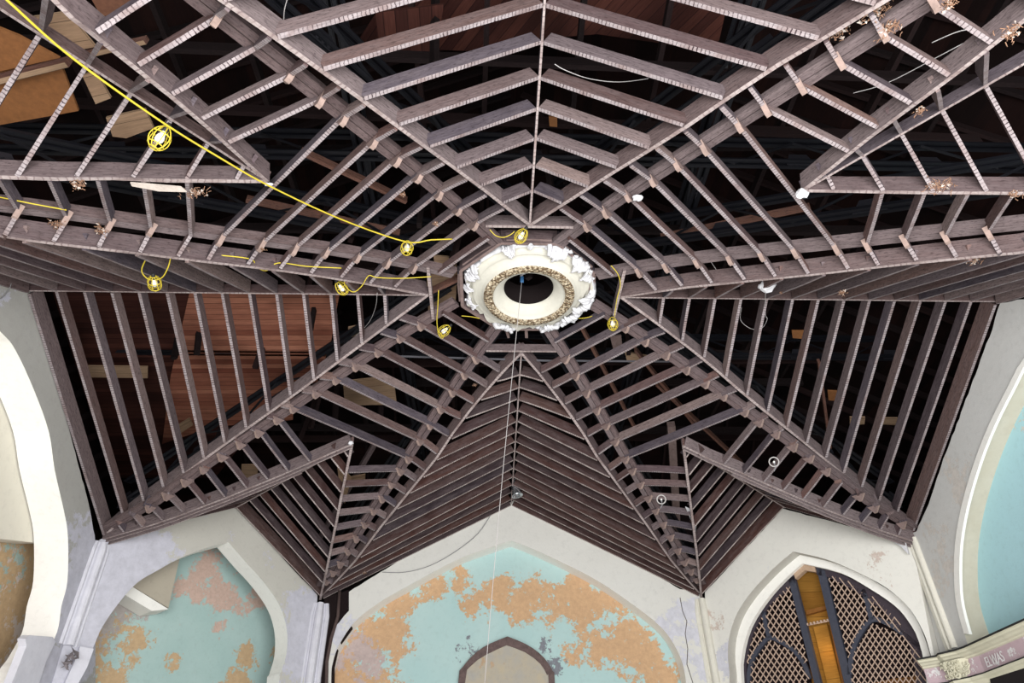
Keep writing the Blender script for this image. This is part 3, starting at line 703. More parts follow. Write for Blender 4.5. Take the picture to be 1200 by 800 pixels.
# hook and string
S_TOP = MC + Vector((-.10, 0, .35))
b = MB(); sp_ = [S_TOP]
bot = atp(567, 812, (V(-.66, 2.4, 0), Vector((0, -1, 0))))
sp_ = [S_TOP.lerp(bot, i/8)+Vector((-.02*math.sin(math.pi*i/8), 0, 0)) for i in range(9)]
b.tube(sp_, .0048, 5); tag(b.build('white_string', [M_str]), 'long white string hanging from the hole of the medallion', 'string')
root = empty('rope_hook', S_TOP); tag(root, 'small white hook with blue clamp inside the medallion hole', 'hook')
b = MB(); b.tube([S_TOP+Vector((0, 0, 0)), S_TOP+Vector((-.01, 0, .08)), S_TOP+Vector((.02, 0, .13)), S_TOP+Vector((.07, 0, .13)), S_TOP+Vector((.09, 0, .08))], .022, 6); b.build('hook', [M_white], root)
b = MB(); b.box(S_TOP+Vector((0, 0, .0)), .05, .05, .09); b.build('clamp', [M_blu], root)
# ------------------------------------------------------------------ vault framing
OBJ_MATS = [M_side, M_under]
BAYW = {'far': 'lower', 'near': 'upper', 'left': 'left', 'right': 'right'}
BAYS = [('far', 'y', 1, {-1: '2', 1: '3'}), ('near', 'y', -1, {-1: '7', 1: '6'}), ('left', 'x', -1, {-1: '8', 1: '1'}), ('right', 'x', 1, {-1: '5', 1: '4'})]
def bayp(axis, dirn, q, lat, z): return V(lat, q*dirn, z) if axis == 'y' else V(q*dirn, lat, z)
for bn, ax, dr, nums in BAYS:
    Wd = wall_r(ax); q0 = 2.09 if bn == 'near' else 2.15
    # ridge board
    P = [bayp(ax, dr, r0+(Wd-r0)*i/6, 0, 0) for i in range(7)]
    if seen(P):
        b = MB(); b.sweep(P, .026, .17, 0, .004)
        tag(b.build('ridge_board', [M_side, M_under2]), f'thin ridge board running from the medallion out along the {BAYW[bn]} vault bay', 'ridge board', 'ridge boards of the four big bays')
    for side in (-1, 1):
        num = nums[side]; k = 0; q = q0
        sl = {('y', -1): 'left', ('y', 1): 'right', ('x', -1): 'upper', ('x', 1): 'lower'}[(ax, side)]
        while q < Wd-.02 or k < 99:
            last = q >= Wd-.1
            if last: q = Wd-.035; k_keep = k
            t = (q-r0)/(Wd-r0); z = interp(t, GT['M'+num])
            a = bayp(ax, dr, q, .014*side, 0); c = bayp(ax, dr, q, side*(t*A_-.045), z)
            k += 1
            if seen([a, a.lerp(c, .5), c], 5):
                P = perturb([a, c], .006); mdp = P[0].lerp(P[1], .5); bow = (R()-.5)*.02
                pts = [P[0], P[0].lerp(P[1], .33)+Vector((0, 0, bow)), P[0].lerp(P[1], .67)+Vector((0, 0, bow)), P[1]]
                b = MB(); b.sweep([p+Vector((0, 0, -.05)) for p in pts] if last else pts, .045, .30 if last else .19, 0, .004)
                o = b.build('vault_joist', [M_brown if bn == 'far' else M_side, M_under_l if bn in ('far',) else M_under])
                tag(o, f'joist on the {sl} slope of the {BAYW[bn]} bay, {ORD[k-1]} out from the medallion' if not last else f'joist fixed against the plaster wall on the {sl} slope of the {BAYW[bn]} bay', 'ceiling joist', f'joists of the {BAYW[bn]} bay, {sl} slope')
            if last: break
            q += .408

for sx, sy, ny, nx, cw in CORN:
    sides = [('y', ny), ('x', nx)]
    for side, num in sides:
        # main groin beam
        N = 14; P = [mgp(side, num, i/N, sx, sy) for i in range(N+1)]
        bw = {('y', 1): 'lower', ('y', -1): 'upper'}[(side, sy)] if side == 'y' else ('left' if sx < 0 else 'right')
        if seen(P):
            b = MB(); b.sweep(P, .045, .25, 0, .006)
            tag(b.build('groin_beam', [M_beam, M_under2]), f'curved groin board between the {bw} bay and the {cw} corner of the vault', 'groin beam', 'main groin boards')
        # diagonal groin
        P = [dgp(side, num, i/10, sx, sy) for i in range(11)]
        if seen(P):
            b = MB(); b.sweep(P, .045, .22, 0, .006)
            if side == 'x' and sy > 0: b.sweep([p+Vector((0, .06, -.035)) for p in P], .025, .1); b.sweep([p+Vector((0, .11, -.075)) for p in P[2:]], .02, .08)
            tag(b.build('corner_groin_beam', [M_beam, M_under2]), f'groin board of the small {cw} gable, on the side of the {bw} bay', 'groin beam', 'groin boards of the small corner gables')
        # double rib beam
        sgn = 1 if side == 'y' else -1
        for_l = lambda s: beam_l(s, side)*sgn
        P = [SL(s, for_l(s), interp(s, ZB)+.065, sx, sy) for s in [1.0+.6*i for i in range(13)]]
        if seen(P):
            t = empty('double_rib', mid(P)); tag(t, f'doubled curved rib from the medallion to the {cw} pier, nearer the {bw} bay', 'rib beam', 'doubled ribs')
            for off in (-.052, .052):
                b = MB(); b.sweep(P, .092, .07, off, .003); b.build('plank', [M_beam, M_beam], t)
    # ridge of the small gable
    sp_, _ = pier_sl('y'); sE = (A_+W_)/R2+.03
    P = [SL(S0+(sE-S0)*i/4, 0, -.95+.05*i/4, sx, sy) for i in range(5)]
    if seen(P):
        b = MB(); b.sweep(P, .03, .15, 0, .004)
        tag(b.build('corner_ridge_board', [M_side, M_under2]), f'short ridge board of the small {cw} corner gable', 'ridge board')
    # small gable joists
    for side, num in sides:
        sp_, lp_ = pier_sl(side); k = 0; s = S0+.28
        bw = {('y', 1): 'lower', ('y', -1): 'upper'}[(side, sy)] if side == 'y' else ('left' if sx < 0 else 'right')
        while s < sE-.02:
            last = s > sE-.25
            if last: s = sE-.05
            t = (s-S0)/(sp_-S0); k += 1
            a = SL(s, .015*(1 if lp_ > 0 else -1), -.95+.05*(s-S0)/4, sx, sy); c = SL(s, lp_*t-(.035 if lp_ > 0 else -.035), interp(t, DT['D'+num]), sx, sy)
            if seen([a, c], 5) and (c-a).length > .08:
                P = perturb([a, c], .006); b = MB(); b.sweep([P[0], P[0].lerp(P[1], .5), P[1]], .04, .24 if last else .16, 0, .004)
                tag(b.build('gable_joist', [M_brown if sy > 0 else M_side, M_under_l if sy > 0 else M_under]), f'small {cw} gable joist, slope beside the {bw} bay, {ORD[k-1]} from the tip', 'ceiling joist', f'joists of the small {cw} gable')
            if last: break
            s += .405
    # band joists
    st = [1.25, 1.64, 2.03, 2.45, 2.87, 3.26, 3.65, 4.10, 4.42, 4.80, 5.18, 5.56, 5.95, 6.33, 6.72, 7.1, 7.48, 7.84]
    def gusset(t, kp, d, zoff=0):
        """triangular block under the bend"""
        h = Vector((d.x, d.y, 0)).normalized(); n = Vector((-h.y, h.x, 0)); b = MB(); c = kp + n*.034
        w_ = .085+.03*R(); hh = .07+.03*R()
        b.prism([c-h*w_+Vector((0, 0, .03)), c+h*w_+Vector((0, 0, .03)), c+h*.03+Vector((0, 0, -hh)), c-h*.02+Vector((0, 0, -hh))], -n*.055, 0, 1)
        b.build('gusset', [M_guss, M_gussu], t)
    for k, s in enumerate(st):
        K = {}; E_ = {}; D_ = {}
        for side, num in sides:
            sgn = 1 if side == 'y' else -1
            kl = beam_l(s, side)*sgn; K[side] = SL(s, kl, interp(s, ZB), sx, sy)
            l, z = mg(side, num, s); E_[side] = SL(s, l-.05*sgn, z, sx, sy)
            if s > 4.3:
                sp_, lp_ = pier_sl(side); md = abs(lp_)/(sp_-S0)
                tau = (abs(kl)-md*(s-S0))/(.905+.424*md)-.035; s2 = s+.424*tau; l2 = abs(kl)-.905*tau
                D_[side] = SL(s2, l2*sgn, interp((s2-S0)/(sp_-S0), DT['D'+num]), sx, sy) if tau > .06 else None
        if s < 4.3:
            inner = s < 1.5
            P = [K['x'], K['y']] if inner else [E_['x'], K['x'], K['y'], E_['y']]
            if not seen(P, 5): continue
            t = empty('band_joist', mid(P)); P = perturb(P, .006)
            tag(t, f'bent joist crossing the {cw} corner of the vault, {ORD[k]} from the medallion', 'ceiling joist', f'bent joists crossing the {cw} corner')
            for i in range(len(P)-1):
                if (P[i+1]-P[i]).length < .06: continue
                dp = .135
                if not inner and i == 1: dp = .15
                b = MB(); b.sweep([P[i], P[i].lerp(P[i+1], .5)+Vector((0, 0, (R()-.5)*.02)), P[i+1]], .045, dp, 0, .004); b.build('plank', [M_side, M_under], t)
            if not inner:
                for side in ('x', 'y'): gusset(t, K[side], E_[side]-K[side])
        else:
            for side, num in sides:
                P = [E_[side], K[side]] + ([D_[side]] if D_[side] else [])
                if not seen(P, 5) or (E_[side]-K[side]).length < .07: continue
                bw = {('y', 1): 'lower', ('y', -1): 'upper'}[(side, sy)] if side == 'y' else ('left' if sx < 0 else 'right')
                t = empty('rib_joist', mid(P)); P = perturb(P, .006)
                tag(t, f'short {cw} rib joist beside the {bw} bay, {ORD[k-8]} past the gable tip', 'ceiling joist', f'short joists over the {cw} rib beside the {bw} bay')
                for i in range(len(P)-1):
                    b = MB(); b.sweep([P[i], P[i].lerp(P[i+1], .5)+Vector((0, 0, (R()-.5)*.015)), P[i+1]], .042, .125, 0, .004); b.build('plank', [M_side, M_under], t)
                if R() < .85: gusset(t, K[side], E_[side]-K[side])
# trimmers closing the star round the medallion
for (sx_, sy_), wd_ in (((0, 1), 'below'), ((0, -1), 'above'), ((-1, 0), 'left of'), ((1, 0), 'right of')):
    a, c = ((-.60, 1.45*sy_), (.60, 1.45*sy_)) if sx_ == 0 else ((1.45*sx_, -.60), (1.45*sx_, .60))
    b = MB(); b.sweep([V(*a, .01), V(*c, .01)], .045, .20 if sy_ < 0 else .14, 0, .004)
    tag(b.build('trimmer_joist', [M_beam, M_under2]), f'straight trimmer board {wd_} the medallion', 'trimmer joist', 'trimmers round the medallion')

# ------------------------------------------------------------------ attic
EX, EY, ZE, ZA = 11.0, 11.4, 0.1, 6.6
def deck(name, q, lab=None):
    b = MB(); n = (q[1]-q[0]).cross(q[2]-q[0]).normalized()
    e1 = (q[1]-q[0]).normalized(); e2 = n.cross(e1); uv = [(p.dot(e1), p.dot(e2)) for p in q]
    k = len(q); off = n*.05
    if off.z < 0: off = -off
    b.v += list(q)+[p+off for p in q]; b.face(range(k), 0, uv); b.face(range(2*k-1, k-1, -1), 0, uv[::-1])
    for i in range(k): j = (i+1) % k; b.face((i, k+i, k+j, j), 0)
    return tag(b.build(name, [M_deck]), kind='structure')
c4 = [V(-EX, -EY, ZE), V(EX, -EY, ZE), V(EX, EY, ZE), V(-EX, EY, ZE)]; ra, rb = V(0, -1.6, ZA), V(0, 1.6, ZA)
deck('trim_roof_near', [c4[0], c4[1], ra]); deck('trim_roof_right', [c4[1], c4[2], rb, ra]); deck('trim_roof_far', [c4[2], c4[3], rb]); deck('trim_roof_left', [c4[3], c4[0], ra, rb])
# outer walls of the building below the eaves
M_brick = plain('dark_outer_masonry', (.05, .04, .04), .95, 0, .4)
def vwall(name, a, c, zt, zb):
    b = MB(); A0 = Vector((a[0], a[1], zb)); B0 = Vector((c[0], c[1], zb)); n = (B0-A0).normalized(); n = Vector((-n.y, n.x, 0))*.25
    b.prism([A0, B0, Vector((c[0], c[1], zt)), Vector((a[0], a[1], zt))], n); tag(b.build(name, [M_brick]), kind='structure')
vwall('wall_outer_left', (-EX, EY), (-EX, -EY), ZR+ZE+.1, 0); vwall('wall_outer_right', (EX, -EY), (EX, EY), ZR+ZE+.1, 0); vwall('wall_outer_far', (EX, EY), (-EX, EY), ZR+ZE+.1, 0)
b = MB(); b.prism([Vector((-EX, -EY-2, -.1)), Vector((EX, -EY-2, -.1)), Vector((EX, EY, -.1)), Vector((-EX, EY, -.1))], Vector((0, 0, .1)))
tag(b.build('floor', [plain('pale_dusty_floor', (.45, .43, .40), .9)]), kind='structure')
# dark shelf closing the gap between room walls and roof, behind the recesses
def timber(name, a, c, w_, d_, mats, lab, cat, group=None, jit=.004):
    if not seen([a, a.lerp(c, .5), c], 0): return None
    b = MB(); b.sweep([a, a.lerp(c, .5), c], w_, d_, 0, jit); return tag(b.build(name, mats), lab, cat, group)
# roof rafters
def roofz(x, y):
    fx = (EX-abs(x))/EX*(ZA-ZE)+ZE; fy = (EY-abs(y))/(EY-1.6)*(ZA-ZE)+ZE
    return min(fx, fy, ZA)
for i, y in enumerate([-7.6+.76*k for k in range(21)]):
    for s_ in (-1, 1):
        xr = EX*(1-max(0, (abs(y)-1.6))/(EY-1.6)); xi = EX-xr if abs(y) > 1.6 else .05
        x0, x1 = s_*(EX-.3), s_*max(.1, (abs(y)-1.6)/(EY-1.6)*EX)
        a = V(x0, y, roofz(x0, y)-.16); c = V(x1, y, roofz(x1, y)-.16)
        if (a-c).length > .8:
            timber('roof_rafter', a, c, .06, .14, [M_dark, M_dark], f'shade-coloured roof rafter high above the {"left" if s_ < 0 else "right"} bay, {ORD[min(16, i)] if i < 17 else ["eighteenth", "nineteenth", "twentieth", "twenty-first"][i-17]} from the near end', 'rafter', 'shade-coloured roof rafters')
for i, x in enumerate([-7+.8*k for k in range(18)]):
    for s_ in (-1, 1):
        y0 = s_*(EY-.3); yi = s_*(1.6+abs(x)/EX*(EY-1.6)+.1); a = V(x, y0, roofz(x, y0)-.16); c = V(x, yi, roofz(x, yi)-.16)
        timber('roof_rafter', a, c, .06, .14, [M_dark, M_dark], f'shade-coloured roof rafter above the {"lower" if s_ > 0 else "upper"} bay, {ORD[min(16, i)] if i < 17 else "eighteenth"} from the left', 'rafter', 'shade-coloured roof rafters')
# steel trusses over the ribs
def truss(a, c, lab, h=.45):
    if not seen([a, a.lerp(c, .5), c], 0): return
    t = empty('steel_truss', a.lerp(c, .5)); tag(t, lab, 'steel truss', 'riveted steel trusses in the attic')
    d = (c-a).normalized(); sd = Vector((d.y, -d.x, 0)).normalized(); L = (c-a).length; upv = sd.cross(d)
    if upv.z < 0: upv = -upv
    for hh, nm in ((0, 'bottom_chord'), (h, 'top_chord')):
        b = MB()
        for o_ in (-.055, .055): b.sweep([a+upv*hh, c+upv*hh], .045, .012, o_); b.sweep([a+upv*hh, c+upv*hh], .01, .09, o_*.4)
        b.build(nm, [M_steel, M_steel], t)
    b = MB(); n_ = int(L/.9)
    for i in range(n_):
        p = a+d*L*i/n_; q = a+d*L*(i+1)/n_
        x, y = (p, q+upv*h) if i % 2 else (p+upv*h, q)
        b.sweep([x, y], .04, .012, 0)
    b.build('lattice_web', [M_steel, M_steel], t)
    for i in range(0, n_+1, 2):
        b = MB(); p = a+d*L*min(1, i/n_)+upv*.04
        b.prism([p-d*.2-upv*.05, p+d*.2-upv*.05, p+d*.12+upv*.16, p-d*.12+upv*.16], sd*.012)
        for u_ in (-.13, -.05, .03, .11):
            for v_ in (-.02, .06): b.box(p+d*u_+upv*v_-sd*.005, .028, .028, .028)
        b.build('gusset_plate', [M_rivet], t)
for sx, sy, ny, nx, cw in CORN:
    for side in ('x', 'y'):
        Wd = wall_r(side); a_, c_ = (A_, Wd) if side == 'y' else (Wd, A_)
        p0 = V(.42*a_/A_*sx*.55 if side == 'y' else 1.2*sx, 1.2*sy if side == 'y' else .45*sy, .55); p1 = V(a_*sx*.97, c_*sy*.97, -1.55)
        bw = {('y', 1): 'lower', ('y', -1): 'upper'}[(side, sy)] if side == 'y' else ('left' if sx < 0 else 'right')
        truss(p0, p1, f'dark riveted steel truss over the {cw} corner beside the {bw} bay')
truss(V(-7.3, -2.2, .5), V(7.3, -2.2, .5), 'dark steel truss running crosswise above the medallion'); truss(V(-7.3, 2.6, .75), V(7.3, 2.6, .75), 'dark steel truss crossing the attic beyond the medallion')
truss(V(-2.4, -7, .7), V(-2.1, 7.4, .7), 'dark steel truss running lengthwise left of the medallion'); truss(V(2.5, -7, .7), V(2.3, 7.4, .7), 'dark steel truss running lengthwise right of the medallion')
# ceiling binders, hangers and braces
rs = random.Random(3); HG = []
for i in range(40):
    x = rs.uniform(-6.8, 6.8); y = rs.uniform(-5.5, 7.0)
    a = V(x, y, .3); c = V(x+rs.uniform(-.3, .3), y+rs.uniform(-.3, .3), min(roofz(x, y)-.2, rs.uniform(1.8, 3.2)))
    pa = proj(a)
    if pa and 0 < pa[0] < 1200 and 0 < pa[1] < 800: HG.append((pa[0], a, c))
HG.sort(key=lambda h: h[0])
for i, (_, a, c) in enumerate(HG[:21]):
    timber('hanger_post', a, c, .07, .10, [M_dark, M_dark], f'shade-coloured hanger post in the dark attic, {(ORD+["eighteenth", "nineteenth", "twentieth", "twenty first"])[i]} of the hangers from the left', 'hanger', 'attic hangers')
for i in range(14):
    y = -6.5+i*1.02; z = .9+.25*(i % 3)
    timber('attic_tie', V(-6.5, y, z), V(6.5, y+rs.uniform(-.4, .4), z+rs.uniform(-.2, .2)), .07, .16, [M_dark, M_dark], f'shade-coloured tie beam crossing the attic, {ORD[i]} from the near wall', 'tie beam', 'attic tie beams')
for i in range(12):
    x = -6+i*1.1; z = 1.6+.2*(i % 2)
    timber('attic_purlin', V(x, -7, z), V(x+rs.uniform(-.4, .4), 7.5, z), .07, .14, [M_dark, M_dark], f'shade-coloured purlin running lengthwise in the attic, {ORD[i]} from the left', 'purlin', 'attic purlins')
# reddish struts seen in the photo
def strut(p, q, z1, z2, lab, mats=None, w_=.05, d_=.11, name='attic_strut'):
    timber(name, atz(*p, z1), atz(*q, z2), w_, d_, mats or [M_red, M_red], lab, 'strut')
strut((288, 236), (468, 276), .35, .35, 'reddish strut behind the joists left of the medallion, the longer one')
strut((352, 180), (476, 238), .35, .35, 'reddish strut behind the upper left joists, above the longer one')
strut((775, 281), (950, 245), .4, .3, 'reddish strut behind the upper right joists')
strut((770, 452), (870, 545), .4, .1, 'reddish strut behind the lower right joists')
strut((745, 412), (815, 500), .35, .3, 'thin reddish strut right below the medallion')
strut((960, 425), (978, 560), .5, -.2, 'reddish post behind the right bay joists')
strut((496, 348), (545, 325), .3, .25, 'pinkish strut just left of the medallion')
strut((680, 382), (745, 505), .45, .35, 'brown strut below the medallion, right side')
strut((787, 500), (795, 640), .2, -.9, 'pale flaking post behind the lower right rib', [M_guss, M_guss], .16, .16)
strut((590, 376), (596, 396), .2, .2, 'short brown block left under the medallion rim', [M_guss, M_guss], .04, .1)
strut((616, 376), (617, 396), .2, .2, 'short brown block under the medallion rim', [M_guss, M_guss], .05, .1)
strut((440, 520), (370, 640), .15, -.6, 'dark doubled strut behind the lower left rib', [M_beam, M_beam], .1, .1)
# boards and plywood
def sheet(name, poly, z, mat, lab, cat='board', th=.03, tilt=None):
    q = [atz(x, y, z if tilt is None else z+tilt*(y-poly[0][1])) for x, y in poly]
    n = (q[1]-q[0]).cross(q[2]-q[0]).normalized(); n = n if n.z > 0 else -n
    b = MB(); b.prism(q, n*th)
    e1 = (q[1]-q[0]).normalized(); e2 = n.cross(e1)
    return tag(b.build(name, [mat]), lab, cat)
sheet('roof_boarding', [(222, 343), (398, 343), (388, 400), (372, 447), (345, 455), (343, 492), (250, 500), (190, 520), (200, 440)], .75, M_board, 'reddish brown boarding seen through the lower slope of the left bay', 'boarding')
sheet('roof_boarding', [(62, 343), (222, 343), (200, 440), (190, 520), (250, 500), (300, 500), (252, 560), (130, 560)], .80, M_brd2, 'dark brown boarding through the left bay, nearer the left wall', 'boarding')
sheet('plywood_sheet', [(-20, 85), (70, 72), (92, 130), (-20, 150)], -.2, M_ply, 'orange plywood sheet at the upper left, lower one', 'plywood sheet')
sheet('plywood_sheet', [(-20, 25), (22, 42), (70, 68), (-20, 88)], -.25, M_ply, 'orange plywood sheet at the upper left edge, upper one', 'plywood sheet')
sheet('pine_board', [(38, 20), (78, 14), (112, 55), (74, 62)], -.1, M_pine, 'pale pine boarding beside the yellow cable at the upper left', 'pine boarding')
sheet('pine_board', [(96, 88), (112, 84), (130, 115), (112, 122)], -.1, M_pine, 'pale pine board sliver between two gable joists at the upper left', 'pine board')
sheet('pine_board', [(124, 138), (170, 128), (180, 150), (148, 162), (132, 160)], -.1, M_pine, 'weathered pine boards behind the yellow cage lamp at the upper left', 'pine boarding')
sheet('brown_panel', [(96, -20), (175, -20), (166, 5), (140, 20), (118, 18)], .1, plain('rust_brown_panel', (.14, .06, .035), .8, 0, .5), 'rusty brown panel at the upper left edge', 'panel')
strut((-10, 98), (78, 76), -.35, -.35, 'brown timber with a pale edge crossing the orange plywood', [M_red, M_pine], .06, .12)
strut((100, 66), (170, 50), -.15, -.15, 'brown timber beside the pale pine boards', [M_red, M_pine], .05, .1)
sheet('pine_board', [(100, 429), (173, 430), (173, 443), (102, 442)], .55, M_pine, 'pale knotted board behind the left bay joists', 'pine board')
sheet('pine_board', [(402, 447), (450, 442), (462, 450), (465, 474), (404, 475)], .6, M_pine, 'pale pine boards behind the crossing joists left below the medallion', 'pine boarding')
sheet('pine_board', [(500, 322), (536, 318), (534, 352), (526, 366), (502, 368)], .6, M_pine, 'rounded pale boards left of the medallion', 'pine boarding')
sheet('pine_board', [(508, 300), (535, 302), (535, 318), (510, 316)], .62, M_pine, 'pale board piece above the rounded boards left of the medallion', 'pine board')
sheet('pine_board', [(408, 384), (418, 382), (420, 392), (410, 396)], .5, M_pine, 'small tan block behind the left bay near its lower groin', 'wood block')
sheet('pine_board', [(205, 500), (222, 490), (226, 498), (208, 510)], .4, M_pine, 'small tan board end low in the left bay', 'wood block')
sheet('pine_board', [(283, 545), (303, 545), (301, 560), (283, 559)], -.3, M_pine, 'tan plank end above the lower left groin', 'wood block')
sheet('pine_board', [(407, 560), (428, 556), (428, 566), (410, 570)], -.2, M_pine, 'tan plank behind the small lower left gable', 'wood block')
sheet('pine_board', [(395, 545), (412, 560), (404, 590), (398, 570)], -.3, M_pine, 'tan plank scrap at the tip of the lower left gable', 'wood block')
sheet('pine_board', [(996, 489), (1014, 489), (1013, 497), (996, 498)], .3, M_pine, 'tan block behind the right bay joists', 'wood block')
sheet('pine_board', [(1030, 490), (1052, 490), (1051, 498), (1030, 497)], .3, M_pine, 'second tan block behind the right bay joists, nearer the wall', 'wood block')
sheet('orange_board', [(928, 388), (942, 388), (941, 397), (929, 396)], .5, M_ply, 'small orange board behind the upper part of the right bay', 'board')
sheet('orange_board', [(970, 458), (988, 459), (987, 470), (971, 469)], .4, M_ply, 'small orange board in the middle of the right bay', 'board')
sheet('orange_board', [(643, 137), (653, 138), (653, 149), (644, 148)], 1.0, M_ply, 'small orange patch of board right of the upper ridge', 'board')
sheet('pine_board', [(715, 395), (728, 393), (730, 412), (720, 414)], .5, M_guss, 'brown block right below the medallion', 'wood block')
sheet('pine_board', [(732, 412), (762, 418), (762, 428), (735, 424)], .5, M_pine, 'pale plank behind the joists right below the medallion', 'pine board')
sheet('roof_boarding', [(415, 55), (470, -30), (860, -30), (840, 60), (700, 40), (640, 45), (560, 60)], 2.6, M_brd2, 'reddish vertical boarding high above the upper bay', 'boarding')
sheet('roof_boarding', [(445, 60), (440, 15), (520, 5), (510, 70)], 1.4, M_brd2, 'dark red boarding above the left slope of the upper bay', 'boarding')
# ------------------------------------------------------------------ work lights and cables
def work_light(px, py, z, tilt, lab, s=1.0):
    """yellow wire cage lamp with a white bulb"""
    p = atz(px, py, z); t = empty('cage_work_light', p); tag(t, lab, 'work light', 'yellow cage work lights')
    Mx = Matrix.Rotation(math.radians(tilt[0]), 3, 'X') @ Matrix.Rotation(math.radians(tilt[1]), 3, 'Y')
    T = lambda v: p + Mx @ (Vector(v)*s)
    prof = [(.028, .10), (.055, .07), (.078, .02), (.082, -.03), (.065, -.08), (.035, -.11)]
    b = MB()
    for k in range(8):
        g = math.pi/4*k; b.tube(smooth([T((r*math.cos(g), r*math.sin(g), z_)) for r, z_ in prof], 2), .0048*s, 5)
    for r, z_ in ((.030, .10), (.078, .02), (.066, -.078), (.035, -.11)):
        b.tube([T((r*math.cos(a), r*math.sin(a), z_)) for a in [2*math.pi*k/18 for k in range(18)]], .0055*s, 5, closed=True)
    b.build('wire_cage', [M_yel], t)
    b = MB(); b.lathe([(.0, -.06), (.022, -.055), (.036, -.03), (.036, .0), (.022, .04), (.016, .07), (0, .075)], (0, 0, 0), 14)
    b.v = [T(v) for v in b.v]; b.build('bulb', [M_bulb], t)
    b = MB(); b.tube([T((0, 0, .06)), T((0, 0, .10)), T((0, 0, .15))], .024*s, 8, radii=[.024*s, .027*s, .018*s]); b.build('socket', [M_black], t)
    return p
LZ = [(188, 161, -1.75, (15, 20), 'yellow cage lamp at the upper left, the largest and nearest to the cable'),
      (477, 290, -.42, (0, 0), 'yellow cage lamp hanging on the main cable left of the medallion'),
      (181, 331, -1.1, (80, 10), 'yellow cage lamp hanging in a loop over the left bay ridge'),
      (400, 337, -.35, (70, -30), 'yellow cage lamp on the left bay ridge nearer the medallion'),
      (521, 387, -.2, (40, 50), 'yellow cage lamp beside the trimmer lower left of the medallion'),
      (718, 379, -.12, (10, 0), 'yellow cage lamp lower right of the medallion'),
      (611, 276, -.12, (60, 30), 'yellow cage lamp just above the medallion')]
for px, py, z, tl, lab in LZ: work_light(px, py, z, tl, lab, 1.0 if px != 188 else 1.08)
def cable(name, pts, lab, mat, r=.008, cat='cable', n=5, z=None):
    P = smooth([atz(*p) for p in pts], n); b = MB(); b.tube(P, r, 6); return tag(b.build(name, [mat]), lab, cat)
cable('power_cable', [(-20, -23, -2.3), (8, 0, -2.2), (85, 68, -2.0), (190, 143, -1.7), (258, 185, -1.42), (316, 218, -1.15), (400, 257, -.72), (475, 283, -.38), (505, 281, -.25), (530, 280, -.1)], 'long yellow power cable sagging from the upper left towards the medallion', M_yel, .0095)
cable('power_cable', [(-10, 229, -1.5), (10, 233, -1.5), (40, 239, -1.45), (78, 246, -1.4)], 'short yellow cable run at the left edge under the groin board', M_yel, .007)
cable('power_cable', [(177, 276, -1.0), (172, 300, -1.08), (166, 316, -1.1), (171, 325, -1.1), (179, 328, -1.1), (190, 325, -1.1), (197, 313, -1.08), (201, 299, -1.0), (208, 290, -.95), (240, 297, -.9), (292, 303, -.8), (300, 312, -.75), (312, 317, -.7), (326, 308, -.65), (360, 312, -.55), (400, 314, -.45)], 'yellow cable looping down to the lamp over the left bay', M_yel, .0075)
cable('power_cable', [(405, 324, -.35), (404, 334, -.38), (414, 342, -.38), (424, 335, -.35), (432, 323, -.3), (442, 325, -.3), (470, 326, -.25), (505, 324, -.15)], 'yellow cable swag on the left bay groin near the medallion', M_yel, .007)
cable('power_cable', [(514, 340, -.05), (513, 360, -.15), (512, 376, -.2), (514, 392, -.25), (519, 396, -.25), (521, 388, -.22)], 'yellow cable hanging down the trimmer left of the medallion', M_yel, .0065)
cable('power_cable', [(574, 269, -.03), (581, 276, -.08), (590, 278, -.1), (598, 275, -.08), (603, 271, -.05)], 'short yellow cable swag above the medallion', M_yel, .006)
cable('power_cable', [(716, 311, .05), (724, 321, 0), (727, 334, -.02), (723, 350, -.05), (720, 372, -.08)], 'yellow cable dropping to the lamp right of the medallion', M_yel, .0065)
cable('power_cable', [(541, 370, .1), (552, 371, .12), (562, 373, .1)], 'short yellow cable end showing left under the medallion', M_yel, .006)
cable('power_cable', [(678, 373, .12), (688, 372, .12), (698, 369, .12)], 'short yellow cable end showing right under the medallion', M_yel, .006)
# wires
for pts, lab in (([(338, -5, -.7), (333, 14, -.7), (335, 34, -.68), (352, 56, -.62), (374, 75, -.58)], 'pale wire curling over the upper bay joists'),
                 ([(442, 343, -.1), (440, 360, .1), (432, 378, .15), (415, 395, .2), (392, 412, .2)], 'white wire arcing behind the left bay near the medallion'),
                 ([(1092, 50, -1.2), (1126, 36, -1.2), (1155, 34, -1.2)], 'thin pale wire high in the upper right corner'),
                 ([(1000, 109, -.6), (1040, 97, -.6), (1100, 66, -.7), (1160, 34, -.8)], 'thin white wire crossing the upper right corner'),
                 ([(897, 342, -.1), (897, 368, .0), (899, 374, 0), (893, 384, 0), (880, 385, 0), (868, 375, .1), (869, 360, .1)], 'white wire dangling below the plaster lump on the right bay ridge'),
                 ([(832, 305, -.1), (845, 322, -.15), (862, 328, -.15), (873, 321, -.1)], 'pale wire loop on the right groin board'),
                 ([(650, 75, -.05), (662, 82, -.05), (690, 92, 0), (725, 96, 0), (760, 92, 0)], 'pale wire lying along an upper bay joist')):
    P = smooth([atz(*p) for p in pts], 5); b = MB(); b.tube(P, .0045, 5); tag(b.build('wire', [M_str]), lab, 'wire')
P = [atp(x, y, (PL_far[0]+PL_far[1]*.05, PL_far[1])) for x, y in [(575, 603), (560, 625), (535, 645), (505, 662), (475, 670), (448, 670)]]
b = MB(); b.tube(smooth(P, 4), .008, 5); tag(b.build('wire', [M_wire]), 'grey wire drooping across the far wall plaster left of the arch tip', 'wire')
P = [atp(x, y, (PL_left[0]+PL_left[1]*.05, PL_left[1])) for x, y in [(13, 332), (10, 340), (3, 348), (-5, 352)]]
b = MB(); b.tube(smooth(P, 4), .008, 5); tag(b.build('wire', [M_wire]), 'short grey wire on the left wall plaster at the frame edge', 'wire')
